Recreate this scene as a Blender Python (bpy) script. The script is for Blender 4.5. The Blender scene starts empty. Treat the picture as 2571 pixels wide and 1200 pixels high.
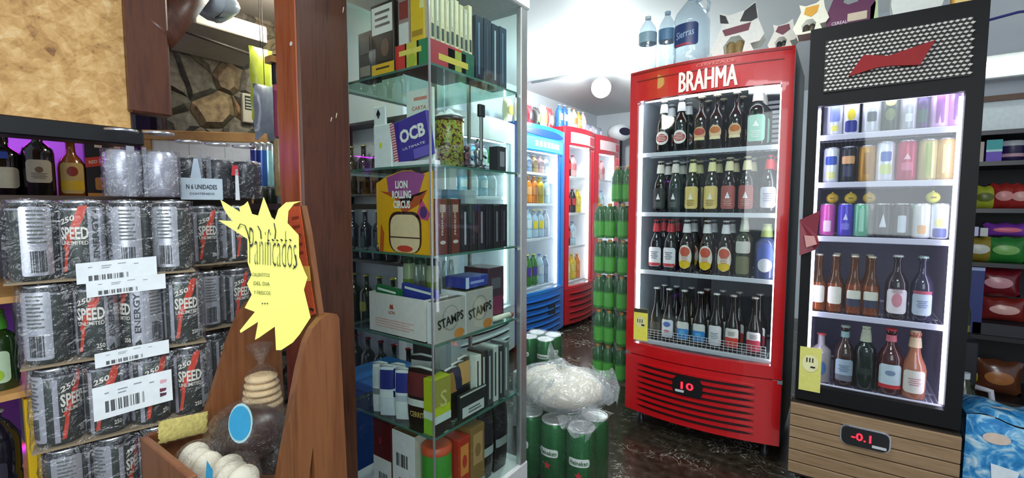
import bpy, math, random
from mathutils import Vector, Matrix
from mathutils.geometry import tessellate_polygon
random.seed(7)
S = bpy.context.scene
COL = S.collection
PI = math.pi
# ---------------------------------------------------------------- camera, world, light
F, CX, CY = 1160.0, 1285.5, 600.0
PSI, TILT, CAMZ = math.radians(35.4), math.atan(82/1160), 1.2
cd = bpy.data.cameras.new('camera'); cam = bpy.data.objects.new('camera', cd); COL.objects.link(cam)
cd.sensor_width = 36; cd.lens = 36*F/2571; cd.clip_start = .02
cam.location = (0, 0, CAMZ); cam.rotation_euler = (PI/2 - TILT, 0, PSI)
S.camera = cam
S.view_settings.view_transform = 'Standard'; S.view_settings.look = 'None'
S.view_settings.gamma = 1; S.view_settings.exposure = 0.25
S.view_settings.use_curve_mapping = False
w = bpy.data.worlds.new('world'); S.world = w; w.use_nodes = True
w.node_tree.nodes['Background'].inputs[0].default_value = (.78, .88, 1, 1)
w.node_tree.nodes['Background'].inputs[1].default_value = .45
def area(name, loc, rot, size, power, col=(1, 1, 1), sy=None):
    l = bpy.data.lights.new(name, 'AREA'); l.energy = power; l.color = col; l.size = size
    if sy: l.shape = 'RECTANGLE'; l.size_y = sy
    o = bpy.data.objects.new(name, l); o.location = loc; o.rotation_euler = rot; COL.objects.link(o); return o
def point(name, loc, power, col=(1, 1, 1), r=.05):
    l = bpy.data.lights.new(name, 'POINT'); l.energy = power; l.color = col; l.shadow_soft_size = r
    o = bpy.data.objects.new(name, l); o.location = loc; COL.objects.link(o); return o
area('front_ceiling_light', (.35, -.1, 2.3), (0, 0, 0), .9, 24, (.94, .98, 1), .5)
area('rear_area_light', (.9, -1.3, 1.6), (math.radians(82), 0, math.radians(28)), 1.6, 30, (.9, .96, 1), 1.4)  # unseen area light behind the camera, aimed into the room
area('aisle_ceiling_light', (-.55, 1.45, 2.3), (0, 0, 0),   .5, 14, (.95, 1, 1), .5)
point('back_room_bulb_light', (-1.62, 3.5, 2.08), 70, (.93, 1, .99), .06)
point('left_alcove_fill', (-1.6, .95, 1.93), 8, (1, .93, .8), .08)  # added fill to brighten the dark stone wall, no lamp stands there
point('green_neon_light', (-1.5, 1.3, 2.15), 2, (.15, 1, .25), .05)
area('purple_led_light', (-2.15, .1, 1.47), (0, 0, 0), .03, 2.2, (.55, .02, 1), .75)
area('purple_led_light', (-1.5, .2, .96), (0, 0, 0), .03, .5, (.45, .02, 1), .75)
area('purple_led_light', (-1.5, .2, .66), (0, 0, 0), .03, .5, (.45, .02, 1), .75)
# ---------------------------------------------------------------- picture geometry of the place
_R = Vector((math.cos(PSI), math.sin(PSI), 0)); _W = Vector((-math.sin(PSI)*math.cos(TILT), math.cos(PSI)*math.cos(TILT), -math.sin(TILT)))
_U = _R.cross(_W); _C = Vector((0, 0, CAMZ))
def _d(px, py): return _W + _R*((px-CX)/F) - _U*((py-CY)/F)
def atx(px, py, x): v = _d(px, py); return _C + v*(x/v.x)
def aty(px, py, y): v = _d(px, py); return _C + v*(y/v.y)
def atz(px, py, z): v = _d(px, py); return _C + v*((z-CAMZ)/v.z)
# ---------------------------------------------------------------- materials
def lin(h):
    h = h.lstrip('#'); c = [int(h[i:i+2], 16)/255 for i in (0, 2, 4)]
    return tuple(x/12.92 if x <= .04045 else ((x+.055)/1.055)**2.4 for x in c) + (1,)
MC = {}
def mat(h, rough=.5, metal=0, emit=0, var=.12, scale=60, spec=.5, coat=0):
    key = (h, rough, metal, emit, var, scale, spec, coat)
    if key in MC: return MC[key]
    m = bpy.data.materials.new('m_'+h.strip('#')); m.use_nodes = True; nt = m.node_tree; b = nt.nodes['Principled BSDF']
    c = lin(h); b.inputs['Roughness'].default_value = rough; b.inputs['Metallic'].default_value = metal
    b.inputs['Specular IOR Level'].default_value = spec
    if coat: b.inputs['Coat Weight'].default_value = coat
    if emit:
        b.inputs['Base Color'].default_value = c
        b.inputs['Emission Color'].default_value = c; b.inputs['Emission Strength'].default_value = emit
    elif var:
        n = nt.nodes.new('ShaderNodeTexNoise'); n.inputs['Scale'].default_value = scale; n.inputs['Detail'].default_value = 3
        t = nt.nodes.new('ShaderNodeTexCoord'); nt.links.new(t.outputs['Object'], n.inputs['Vector'])
        mx = nt.nodes.new('ShaderNodeMix'); mx.data_type = 'RGBA'
        mx.inputs[6].default_value = tuple(max(0, x*(1-var)) for x in c[:3])+(1,); mx.inputs[7].default_value = tuple(min(1, x*(1+var)) for x in c[:3])+(1,)
        nt.links.new(n.outputs['Fac'], mx.inputs[0]); nt.links.new(mx.outputs[2], b.inputs['Base Color'])
    else: b.inputs['Base Color'].default_value = c
    MC[key] = m; return m
def ramp(nt, pts, fac, const=False):
    r = nt.nodes.new('ShaderNodeValToRGB'); e = r.color_ramp.elements
    if const: r.color_ramp.interpolation = 'CONSTANT'
    while len(e) < len(pts): e.new(.5)
    for el, (p, c) in zip(e, pts): el.position = p; el.color = lin(c)
    nt.links.new(fac, r.inputs[0]); return r
def base(name, rough=.5, spec=.5):
    m = bpy.data.materials.new(name); m.use_nodes = True; nt = m.node_tree; b = nt.nodes['Principled BSDF']
    b.inputs['Roughness'].default_value = rough; b.inputs['Specular IOR Level'].default_value = spec
    t = nt.nodes.new('ShaderNodeTexCoord'); mp = nt.nodes.new('ShaderNodeMapping'); nt.links.new(t.outputs['Object'], mp.inputs[0])
    return m, nt, b, mp
def bump(nt, b, h, s=.3, d=.01):
    n = nt.nodes.new('ShaderNodeBump'); n.inputs['Strength'].default_value = s; n.inputs['Distance'].default_value = d
    nt.links.new(h, n.inputs['Height']); nt.links.new(n.outputs[0], b.inputs['Normal'])
def noise(nt, mp, sc, det=4, dist=0, rough=.5):
    n = nt.nodes.new('ShaderNodeTexNoise'); n.inputs['Scale'].default_value = sc; n.inputs['Detail'].default_value = det
    n.inputs['Distortion'].default_value = dist; n.inputs['Roughness'].default_value = rough
    nt.links.new(mp.outputs[0], n.inputs['Vector']); return n
def wood(name, cols, scale=(1, 1, 1), sc=6, rough=.4):
    m, nt, b, mp = base(name, rough); mp.inputs['Scale'].default_value = scale
    n = noise(nt, mp, sc, 6, 1.2, .6); n2 = noise(nt, mp, sc*7, 2)
    a = nt.nodes.new('ShaderNodeMath'); a.operation = 'MULTIPLY_ADD'; a.inputs[1].default_value = .25; nt.links.new(n2.outputs['Fac'], a.inputs[0])
    nt.links.new(n.outputs['Fac'], a.inputs[2])
    r = ramp(nt, cols, a.outputs[0]); nt.links.new(r.outputs[0], b.inputs['Base Color']); bump(nt, b, a.outputs[0], .15, .003); return m
def osb():
    m, nt, b, mp = base('osb', .55); acc = None
    for k, (ang, off, sc) in enumerate(((.6, 0, 22), (2.3, 3, 26), (1.4, 7, 30), (2.9, 11, 34))):
        q = nt.nodes.new('ShaderNodeMapping'); t = nt.nodes.new('ShaderNodeTexCoord'); nt.links.new(t.outputs['Object'], q.inputs[0])
        w1 = nt.nodes.new('ShaderNodeTexNoise'); w1.inputs['Scale'].default_value = 14; nt.links.new(t.outputs['Object'], w1.inputs['Vector'])
        mm0 = nt.nodes.new('ShaderNodeMixRGB'); mm0.inputs[0].default_value = .03; nt.links.new(q.outputs[0], mm0.inputs[1]); nt.links.new(w1.outputs['Color'], mm0.inputs[2])
        q.inputs['Rotation'].default_value = (ang, 0, 0); q.inputs['Location'].default_value = (off, off, 0)
        q2 = nt.nodes.new('ShaderNodeMapping'); q2.inputs['Scale'].default_value = (1, .35, 1.5); nt.links.new(mm0.outputs[0], q2.inputs[0])
        v = nt.nodes.new('ShaderNodeTexVoronoi'); v.inputs['Scale'].default_value = sc*1.6; nt.links.new(q2.outputs[0], v.inputs['Vector'])
        s = nt.nodes.new('ShaderNodeSeparateColor'); nt.links.new(v.outputs['Color'], s.inputs[0])
        if acc is None: acc = s.outputs[0]
        else:
            mm = nt.nodes.new('ShaderNodeMath'); mm.operation = 'ADD'; nt.links.new(acc, mm.inputs[0]); nt.links.new(s.outputs[0], mm.inputs[1]); acc = mm.outputs[0]
    n = noise(nt, mp, 60, 5, 1)
    mm = nt.nodes.new('ShaderNodeMath'); mm.operation = 'MULTIPLY_ADD'; mm.inputs[1].default_value = .25; nt.links.new(acc, mm.inputs[0]); nt.links.new(n.outputs['Fac'], mm.inputs[2])
    sb = nt.nodes.new('ShaderNodeMath'); sb.operation = 'SUBTRACT'; sb.inputs[1].default_value = .5; nt.links.new(mm.outputs[0], sb.inputs[0])
    r = ramp(nt, ((0, '#7a5228'), (.16, '#a87c44'), (.45, '#bf9456'), (.75, '#d0a86c'), (1, '#dcbc88')), sb.outputs[0])
    nt.links.new(r.outputs[0], b.inputs['Base Color']); bump(nt, b, sb.outputs[0], .3, .004); return m
def stone():
    m, nt, b, mp = base('stone', .8); mp.inputs['Scale'].default_value = (1, 1, 1)
    n0 = noise(nt, mp, 3, 2); ad = nt.nodes.new('ShaderNodeMixRGB'); ad.inputs[0].default_value = .12
    nt.links.new(mp.outputs[0], ad.inputs[1]); nt.links.new(n0.outputs['Color'], ad.inputs[2])
    v = nt.nodes.new('ShaderNodeTexVoronoi'); v.feature = 'DISTANCE_TO_EDGE'; v.inputs['Scale'].default_value = 11; nt.links.new(ad.outputs[0], v.inputs['Vector'])
    c = nt.nodes.new('ShaderNodeTexVoronoi'); c.inputs['Scale'].default_value = 11; nt.links.new(ad.outputs[0], c.inputs['Vector'])
    sp = nt.nodes.new('ShaderNodeSeparateColor'); nt.links.new(c.outputs['Color'], sp.inputs[0])
    r = ramp(nt, ((0, '#5c564c'), (.3, '#8c8374'), (.55, '#a08c70'), (.75, '#b08a5c'), (1, '#77706a')), sp.outputs[0])
    n = noise(nt, mp, 40, 5); mg = ramp(nt, ((.3, '#808080'), (.7, '#ffffff')), n.outputs['Fac'])
    mu = nt.nodes.new('ShaderNodeMixRGB'); mu.blend_type = 'MULTIPLY'; mu.inputs[0].default_value = .8; nt.links.new(r.outputs[0], mu.inputs[1]); nt.links.new(mg.outputs[0], mu.inputs[2])
    e = ramp(nt, ((0, '#000000'), (.035, '#ffffff')), v.outputs['Distance'])
    mx = nt.nodes.new('ShaderNodeMixRGB'); nt.links.new(e.outputs[0], mx.inputs[0]); mx.inputs[1].default_value = lin('#4a4238'); nt.links.new(mu.outputs[0], mx.inputs[2])
    nt.links.new(mx.outputs[0], b.inputs['Base Color']); e2 = ramp(nt, ((0, '#000000'), (.2, '#ffffff')), v.outputs['Distance']); bump(nt, b, e2.outputs[0], 1, .03); return m
def floormat():
    m, nt, b, mp = base('floor', .22)
    n = noise(nt, mp, 5.5, 3, 3.2, .55)
    a = nt.nodes.new('ShaderNodeMath'); a.operation = 'SUBTRACT'; a.inputs[1].default_value = .5; nt.links.new(n.outputs['Fac'], a.inputs[0])
    q = nt.nodes.new('ShaderNodeMath'); q.operation = 'ABSOLUTE'; nt.links.new(a.outputs[0], q.inputs[0])
    r = ramp(nt, ((0, '#ffffff'), (.005, '#c0bcb4'), (.013, '#000000')), q.outputs[0])
    k = noise(nt, mp, 4, 2); kr = ramp(nt, ((.49, '#000000'), (.58, '#ffffff')), k.outputs['Fac'])
    mu = nt.nodes.new('ShaderNodeMath'); mu.operation = 'MULTIPLY'; nt.links.new(r.outputs[0], mu.inputs[0]); nt.links.new(kr.outputs[0], mu.inputs[1])
    g = noise(nt, mp, 25, 4); gr = ramp(nt, ((.3, '#1d1813'), (.6, '#3a332a'), (.8, '#5a5145')), g.outputs['Fac'])
    mx = nt.nodes.new('ShaderNodeMixRGB'); nt.links.new(mu.outputs[0], mx.inputs[0]); nt.links.new(gr.outputs[0], mx.inputs[1]); mx.inputs[2].default_value = lin('#d8d2c8')
    nt.links.new(mx.outputs[0], b.inputs['Base Color']); return m
def clear(name, tint='#ffffff', glossk=.6, base_g=.05, rough=.03, haze=0, hazec='#ffffff', bumps=0, bsc=30):
    m = bpy.data.materials.new(name); m.use_nodes = True; nt = m.node_tree; nt.nodes.clear()
    out = nt.nodes.new('ShaderNodeOutputMaterial'); tr = nt.nodes.new('ShaderNodeBsdfTransparent'); tr.inputs[0].default_value = lin(tint)
    gl = nt.nodes.new('ShaderNodeBsdfGlossy'); gl.inputs['Roughness'].default_value = rough
    lw = nt.nodes.new('ShaderNodeLayerWeight'); lw.inputs[0].default_value = .5
    p = nt.nodes.new('ShaderNodeMath'); p.operation = 'POWER'; p.inputs[1].default_value = 3; nt.links.new(lw.outputs['Facing'], p.inputs[0])
    k = nt.nodes.new('ShaderNodeMath'); k.operation = 'MULTIPLY_ADD'; k.inputs[1].default_value = glossk; k.inputs[2].default_value = base_g; nt.links.new(p.outputs[0], k.inputs[0])
    a = tr.outputs[0]
    if haze:
        df = nt.nodes.new('ShaderNodeBsdfDiffuse'); df.inputs[0].default_value = lin(hazec)
        m1 = nt.nodes.new('ShaderNodeMixShader'); m1.inputs[0].default_value = haze; nt.links.new(a, m1.inputs[1]); nt.links.new(df.outputs[0], m1.inputs[2]); a = m1.outputs[0]
    if bumps:
        t = nt.nodes.new('ShaderNodeTexCoord'); n = nt.nodes.new('ShaderNodeTexNoise'); n.inputs['Scale'].default_value = bsc; n.inputs['Detail'].default_value = 3; n.inputs['Distortion'].default_value = 1.5
        nt.links.new(t.outputs['Object'], n.inputs['Vector'])
        bp = nt.nodes.new('ShaderNodeBump'); bp.inputs['Strength'].default_value = bumps; bp.inputs['Distance'].default_value = .02
        nt.links.new(n.outputs['Fac'], bp.inputs['Height']); nt.links.new(bp.outputs[0], gl.inputs['Normal']); nt.links.new(bp.outputs[0], lw.inputs['Normal'])
    mx = nt.nodes.new('ShaderNodeMixShader'); nt.links.new(k.outputs[0], mx.inputs[0]); nt.links.new(a, mx.inputs[1]); nt.links.new(gl.outputs[0], mx.inputs[2])
    nt.links.new(mx.outputs[0], out.inputs[0]); return m
M_OSB = osb(); M_STONE = stone(); M_FLOOR = floormat()
M_POST = wood('post_wood', ((.3, '#27130c'), (.5, '#452315'), (.65, '#57301e'), (.85, '#351a10')), (9, 9, .8), 2.2, .38)
M_POST_LIT = wood('post_lit_wood', ((.3, '#7a3216'), (.55, '#a0512a'), (.85, '#b8683c')), (9, 9, .8), 2.2, .35)  # front face of the post: orange light on it put into the colour
M_RACK = wood('rack_wood', ((.3, '#4e2c1a'), (.5, '#6f4226'), (.7, '#845432'), (.9, '#57331e')), (5, 9, .7), 1.6, .42)
M_SLAT = wood('slat_wood', ((.3, '#6c543c'), (.5, '#8a6f50'), (.8, '#a08465')), (.8, 4, 12), 5, .55)
M_PINE = wood('pine', ((.3, '#a8713a'), (.7, '#cd9a5c')), (3, 3, 3), 4)
M_GLASS = clear('cabinet_glass', '#e6f2ee', .7, .045)
M_DOOR = clear('door_glass', '#f2f6f6', .5, .035)
M_FILM = clear('shrink_film', '#fbfcfd', .6, .05, .16, .015, '#e8ecf4', .6, 34)
M_BAG = clear('clear_bag', '#ffffff', .45, .035, .06, .012, '#ffffff', 1, 60)
M_PET = clear('pet', '#e6f0f6', .85, .10, .06, .10, '#dfeaf4', .3, 20)
M_AMBER = clear('amber_glass', '#d89a2c', .8, .06, .05, .12, '#b8780c')
M_EDGE = clear('glass_edge', '#4e8a78', .6, .1, .1, .55, '#5f9a88')
M_ALU = mat('#b4bab8', .32, .85); M_CHROME = mat('#d8dce0', .18, 1)
WHITE = mat('#eceeee', .5); PAPER = mat('#f0f1ee', .7); BLACK = mat('#101114', .35); DARK = mat('#1a1b1e', .6); TIN = mat('#c9cdd4', .25, .9); RED = mat('#c8161c', .28, coat=.4)
# ---------------------------------------------------------------- mesh building
TC = {}
def text2d(s, bold=0):
    if (s, bold) in TC: return TC[(s, bold)]
    c = bpy.data.curves.new('t', 'FONT'); c.body = s; c.size = 1; c.offset = bold; c.resolution_u = 2; c.align_x = 'CENTER'; c.align_y = 'CENTER'
    o = bpy.data.objects.new('t', c); COL.objects.link(o); dg = bpy.context.evaluated_depsgraph_get(); dg.update()
    me = bpy.data.meshes.new_from_object(o.evaluated_get(dg))
    v = [(p.co.x, p.co.y) for p in me.vertices]; f = [tuple(p.vertices) for p in me.polygons]
    xs = [a[0] for a in v]; ys = [a[1] for a in v]; x0, x1, y0, y1 = min(xs), max(xs), min(ys), max(ys)
    v = [((a-(x0+x1)/2)/(x1-x0), (b-(y0+y1)/2)/(y1-y0)) for a, b in v]     # unit box, centred
    bpy.data.objects.remove(o); bpy.data.curves.remove(c); bpy.data.meshes.remove(me)
    TC[(s, bold)] = (v, f); return TC[(s, bold)]
class MB:
    def __init__(s): s.v = []; s.f = []; s.m = []; s.mats = []; s.sm = []
    def mi(s, m):
        if m not in s.mats: s.mats.append(m)
        return s.mats.index(m)
    def add(s, vs, fs, m, smooth=False, M=None):
        o = len(s.v); k = s.mi(m)
        for p in vs: s.v.append(tuple(M @ Vector(p)) if M else tuple(p))
        for f in fs: s.f.append(tuple(i+o for i in f)); s.m.append(k); s.sm.append(smooth)
        return s
    def box(s, a, b, m, M=None, bev=0):
        x0, y0, z0 = a; x1, y1, z1 = b
        if bev:
            q = bev; P = []
            for z in (z0, z0+q, z1-q, z1):
                e = q if z in (z0, z1) else 0
                for x, y in ((x0+q, y0+e), (x1-q, y0+e), (x1-e, y0+q), (x1-e, y1-q), (x1-q, y1-e), (x0+q, y1-e), (x0+e, y1-q), (x0+e, y0+q)): P.append((x, y, z))
            Fs = [tuple(range(7, -1, -1)), tuple(range(24, 32))]
            for r in range(3):
                for i in range(8): j = (i+1) % 8; Fs.append((r*8+i, r*8+j, r*8+8+j, r*8+8+i))
            return s.add(P, Fs, m, False, M)
        P = [(x0, y0, z0), (x1, y0, z0), (x1, y1, z0), (x0, y1, z0), (x0, y0, z1), (x1, y0, z1), (x1, y1, z1), (x0, y1, z1)]
        return s.add(P, [(0, 3, 2, 1), (4, 5, 6, 7), (0, 1, 5, 4), (1, 2, 6, 5), (2, 3, 7, 6), (3, 0, 4, 7)], m, False, M)
    def lathe(s, prof, m, seg=20, c=(0, 0, 0), M=None, smooth=True, caps=True, sx=1, sy=1):
        P = []; n = len(prof)
        for r, z in prof:
            for i in range(seg): a = 2*PI*i/seg; P.append((c[0]+r*sx*math.cos(a), c[1]+r*sy*math.sin(a), c[2]+z))
        Fs = [(k*seg+i, k*seg+(i+1) % seg, (k+1)*seg+(i+1) % seg, (k+1)*seg+i) for k in range(n-1) for i in range(seg)]
        s.add(P, Fs, m, smooth, M)
        if caps:
            s.add(P[:seg], [tuple(range(seg-1, -1, -1))], m, False, M); s.add(P[-seg:], [tuple(range(seg))], m, False, M)
        return s
    def tube(s, pts, r, m, seg=8, M=None):
        pts = [Vector(p) for p in pts]; P = []
        for i, p in enumerate(pts):
            d = (pts[min(i+1, len(pts)-1)]-pts[max(i-1, 0)]).normalized(); u = d.orthogonal().normalized() if abs(d.z) > .9 else d.cross(Vector((0, 0, 1))).normalized(); w_ = d.cross(u)
            for k in range(seg): a = 2*PI*k/seg; P.append(p+u*r*math.cos(a)+w_*r*math.sin(a))
        Fs = [(i*seg+k, i*seg+(k+1) % seg, (i+1)*seg+(k+1) % seg, (i+1)*seg+k) for i in range(len(pts)-1) for k in range(seg)]
        Fs += [tuple(range(seg-1, -1, -1)), tuple((len(pts)-1)*seg+k for k in range(seg))]
        return s.add(P, Fs, m, True, M)
    def prism(s, pts, ext, m, holes=(), M=None):
        loops = [[Vector(p) for p in pts]]+[[Vector(p) for p in h] for h in holes]; e = Vector(ext)
        n0 = sum(((loops[0][i].cross(loops[0][(i+1) % len(loops[0])])) for i in range(len(loops[0]))), Vector())
        tri = tessellate_polygon(loops); fl = [p for l in loops for p in l]; n = len(fl)
        Fs = [tuple(t) for t in tri]+[tuple(n+i for i in reversed(t)) for t in tri]; o = 0
        for l in loops:
            k = len(l); Fs += [(o+i, o+(i+1) % k, n+o+(i+1) % k, n+o+i) for i in range(k)]; o += k
        return s.add(fl+[p+e for p in fl], Fs, m, False, M)
    def text(s, t, wd, ht, m, fn, bold=0, rot=0):
        v, f = text2d(t, bold); P = []
        for a, b in v:
            x, y = a*wd, b*ht
            if rot: x, y = x*math.cos(rot)-y*math.sin(rot), x*math.sin(rot)+y*math.cos(rot)
            P.append(fn(x, y))
        return s.add(P, f, m)
    def patch(s, out, m, fn, rings=4):
        d_ = []; mx_ = max(math.dist(p, out[0]) for p in out)*.07
        for i, a in enumerate(out):
            b2 = out[(i+1) % len(out)]; k = max(1, int(math.dist(a, b2)/mx_))
            d_ += [(a[0]+(b2[0]-a[0])*j/k, a[1]+(b2[1]-a[1])*j/k) for j in range(k)]
        out = d_; n = len(out); cx = sum(p[0] for p in out)/n; cy = sum(p[1] for p in out)/n; P = [fn(cx, cy)]; Fs = []
        for k in range(1, rings+1):
            t = k/rings
            P += [fn(cx+(a-cx)*t, cy+(b-cy)*t) for a, b in out]
        for i in range(n): Fs.append((0, 1+i, 1+(i+1) % n))
        for k in range(rings-1):
            for i in range(n): j = (i+1) % n; o = 1+k*n; Fs.append((o+i, o+n+i, o+n+j, o+j))
        return s.add(P, Fs, m, True)
    def grid(s, nx, ny, fn, m, smooth=True, M=None):
        P = [fn(i/nx, j/ny) for j in range(ny+1) for i in range(nx+1)]
        Fs = [(j*(nx+1)+i, j*(nx+1)+i+1, (j+1)*(nx+1)+i+1, (j+1)*(nx+1)+i) for j in range(ny) for i in range(nx)]
        return s.add(P, Fs, m, smooth, M)
    def build(s, name, parent=None, world=False):
        me = bpy.data.meshes.new(name); vs = s.v
        if parent is not None and world:
            iv = WM[parent.name].inverted(); vs = [tuple(iv @ Vector(p)) for p in vs]
        me.from_pydata(vs, [], s.f)
        for m in s.mats: me.materials.append(m)
        me.polygons.foreach_set('material_index', s.m); me.polygons.foreach_set('use_smooth', s.sm); me.update()
        o = bpy.data.objects.new(name, me); COL.objects.link(o)
        if parent is not None: o.parent = parent
        return o
WM = {}
def thing(name, label, cat, loc=(0, 0, 0), rz=0, group=None):
    o = bpy.data.objects.new(name, None); COL.objects.link(o); o.empty_display_size = .05
    o.location = loc; o.rotation_euler = (0, 0, rz); o['label'] = label; o['category'] = cat
    if group: o['group'] = group
    WM[o.name] = Matrix.Translation(Vector(loc)) @ Matrix.Rotation(rz, 4, 'Z'); return o
def single(mb, name, label, cat, org=None, group=None):
    o = mb.build(name)
    if org is None: org = (sum(v[0] for v in mb.v)/len(mb.v), sum(v[1] for v in mb.v)/len(mb.v), min(v[2] for v in mb.v))
    o.data.transform(Matrix.Translation(-Vector(org))); o.location = org
    o['label'] = label; o['category'] = cat
    if group: o['group'] = group
    return o
def struct(mb, name):
    o = mb.build(name); o['kind'] = 'structure'; return o
def dup(root, loc, rz, label, group=None):
    r = root.copy(); COL.objects.link(r); r.location = loc; r.rotation_euler = (0, 0, rz); r['label'] = label
    if group: r['group'] = group
    for ch in list(root.children):
        c = ch.copy(); COL.objects.link(c); c.parent = r
        for g in ch.children: d = g.copy(); COL.objects.link(d); d.parent = c
    return r
def P(name, mb, par, label=None, world=False):
    o = mb.build(name, par, world)
    if label: o['label'] = label
    return o
def T(x, y, z, rz=0): return Matrix.Translation((x, y, z)) @ Matrix.Rotation(rz, 4, 'Z')
def cyl(r, z0=0, th0=0): return lambda u, z: (r*math.sin(u/r+th0), -r*math.cos(u/r+th0), z+z0)
def rrect(w_, h, q=.2, n=4, cx=0, cz=0):
    r = min(w_, h)*q; o = []
    for sx, sz, a0 in ((1, 1, 0), (-1, 1, 90), (-1, -1, 180), (1, -1, 270)):
        for i in range(n+1): a = math.radians(a0+90*i/n); o.append((cx+sx*(w_/2-r)+r*math.cos(a), cz+sz*(h/2-r)+r*math.sin(a)))
    return o
def oval(w_, h, n=20, cx=0, cz=0): return [(cx+w_/2*math.cos(2*PI*i/n), cz+h/2*math.sin(2*PI*i/n)) for i in range(n)]
# ---------------------------------------------------------------- setting
FL = MB(); FL.box((-3.2, -2, -.05), (2.6, 6.4, 0), M_FLOOR); struct(FL, 'floor')
CEILC = mat('#cfd4d4', .6, scale=3, var=.05)
b = MB(); b.box((-3.2, -.2, 2.4), (2.6, 6.4, 2.45), CEILC); struct(b, 'ceiling')
WALLC = mat('#c9cfd6', .7, scale=4, var=.06)
b = MB(); b.box((-2.75, 1.55, 0), (-2.7, 6.2, 2.4), WALLC); struct(b, 'wall_back_room_left')
b = MB(); b.box((-2.75, 5.75, 0), (2.5, 5.8, 2.4), WALLC); struct(b, 'wall_far')
b = MB(); b.box((-.1, 3.75, 0), (2.5, 3.8, 2.4), WALLC); struct(b, 'wall_behind_shelves')
b = MB(); b.box((-2.1, .66, .0), (-2.0, 1.1, 2.4), M_STONE); struct(b, 'wall_stone')
DP = mat('#3a3142', .7)
b = MB(); b.box((-2.3, -.6, 0), (-2.25, .68, 2.4), mat('#8f8798', .6)); struct(b, 'wall_left')
b = MB(); b.box((-2.75, 1.5, 0), (-1.75, 1.55, 2.4), WALLC); struct(b, 'wall_return')
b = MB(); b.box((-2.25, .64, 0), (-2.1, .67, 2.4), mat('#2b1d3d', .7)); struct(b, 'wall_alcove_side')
# blocks of dropped ceiling over the alcove
b = MB(); b.box((-2.3, .45, 1.98), (-1.42, 1.1, 2.02), mat('#a39c92', .75, scale=5)); struct(b, 'ceiling_alcove')
# OSB board over the bottle shelf, with the black rail under it
z0 = atx(160, 304, -1.24).z
b = MB(); b.box((-1.255, -.4, z0), (-1.24, atx(322, 200, -1.24).y, 2.3), M_OSB); b.box((-1.257, atx(322, 200, -1.24).y, z0-.01), (-1.238, atx(322, 200, -1.24).y+.003, 2.3), DARK)
single(b, 'particle_board_panel', 'large tan strand-board panel hanging over the purple-lit bottle shelf', 'board')
b = MB(); b.box((-1.30, -.4, z0-.035), (-1.236, .365, z0), BLACK, bev=.003)
single(b, 'black_rail', 'long black rail along the bottom edge of the strand-board panel', 'rail')
y1, y2 = atx(324, 200, -1.22).y, atx(430, 200, -1.22).y
b = MB(); b.box((-1.26, y1, atx(370, 285, -1.22).z), (-1.22, y2, 2.35), M_POST, bev=.004)
single(b, 'hanging_plank', 'wide dark red-brown plank hanging right of the strand-board panel', 'plank')
A = atx(385, 95, -1.25); B_ = atx(500, -40, -1.5)
b = MB(); d_ = (B_-A); b.tube([A-d_*.02, A+d_*1.6], .05, M_POST, 4)
single(b, 'roof_brace', 'slanting dark wooden brace at the top left beside the hanging plank', 'beam')
# wooden post
pc = Vector((-1.182, .69, 0))
pw = MB(); pw.box((-1.29, .692, 0), (-1.182, .846, 2.4), M_POST, bev=.005); pw.box((-1.288, .687, 0), (-1.186, .6925, 2.4), M_POST_LIT, bev=.002)
for (px, py, r) in ((862, 25, .004), (832, 300, .003), (845, 290, .0035)):
    q = atx(px, py, -1.181); pw.tube([q+Vector((0, -.002, -r*2)), q+Vector((.0005, .001, r*2))], .0014, mat('#d8c8a8', .7))
q = aty(731, 110, .686); pw.lathe([(.006, 0), (.006, .001)], mat('#e8e4dc', .7), 9, M=Matrix.Translation(q) @ Matrix.Rotation(PI/2, 4, 'X'))
single(pw, 'wooden_post', 'thick dark brown square wooden post left of the glass display cabinet', 'post')
# ceiling cable, bulb
b = MB(); a1, a2, a3 = atz(1335, 207, 2.39), atz(1450, 187, 2.39), atz(1505, 178, 2.39)
b.tube([a1, a2, a3], .011, mat('#9aa0a0', .6)); a4 = atz(1620, 95, 2.39)
single(b, 'ceiling_cable', 'thin grey cable along the ceiling to the bright bulb', 'cable')
lp = atz(1510, 172, 2.4)
t = thing('ceiling_bulb', 'glowing white bulb under a round grey ceiling base in the back room', 'lamp', (lp.x, lp.y, 2.4))
b = MB(); b.lathe([(.02, -.035), (.05, -.03), (.095, -.012), (.1, 0)], mat('#a8abaa', .5), 28); b.lathe([(.018, -.06), (.02, -.03)], WHITE, 14); P('lamp_base', b, t)
b = MB(); r_ = .085; b.lathe([(max(.003, r_*math.sin(a*PI/10)), -.06-r_-r_*math.cos(PI-a*PI/10)*-1-.02) for a in range(11)], mat('#f4fffc', .5, emit=25), 20); P('bulb', b, t)  # bulb oversized, its bloom is put into the shape
# ---------------------------------------------------------------- bottles and cans
PROTO = {}
PROF = {
 'beer': [(.9, 0), (1, .02), (1, .52), (.97, .56), (.8, .64), (.5, .72), (.38, .78), (.34, .93), (.4, .94), (.4, .97), (.34, .985)],
 'squat': [(.9, 0), (1, .02), (1, .5), (.95, .57), (.72, .66), (.4, .74), (.34, .8), (.32, .92), (.4, .93), (.4, .97), (.34, .985)],
 'slim': [(.92, 0), (1, .02), (1, .42), (.9, .5), (.62, .6), (.46, .7), (.42, .93), (.48, .94), (.48, .97), (.42, .985)],
 'spirit': [(.94, 0), (1, .02), (1, .6), (.93, .66), (.6, .72), (.36, .76), (.34, .95), (.38, .96), (.38, .985)],
 'pet': [(.8, 0), (.98, .02), (1, .05), (1, .25), (.95, .28), (1, .31), (1, .62), (.9, .72), (.6, .84), (.32, .9), (.3, .94), (.36, .945), (.36, .955)]}
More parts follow.
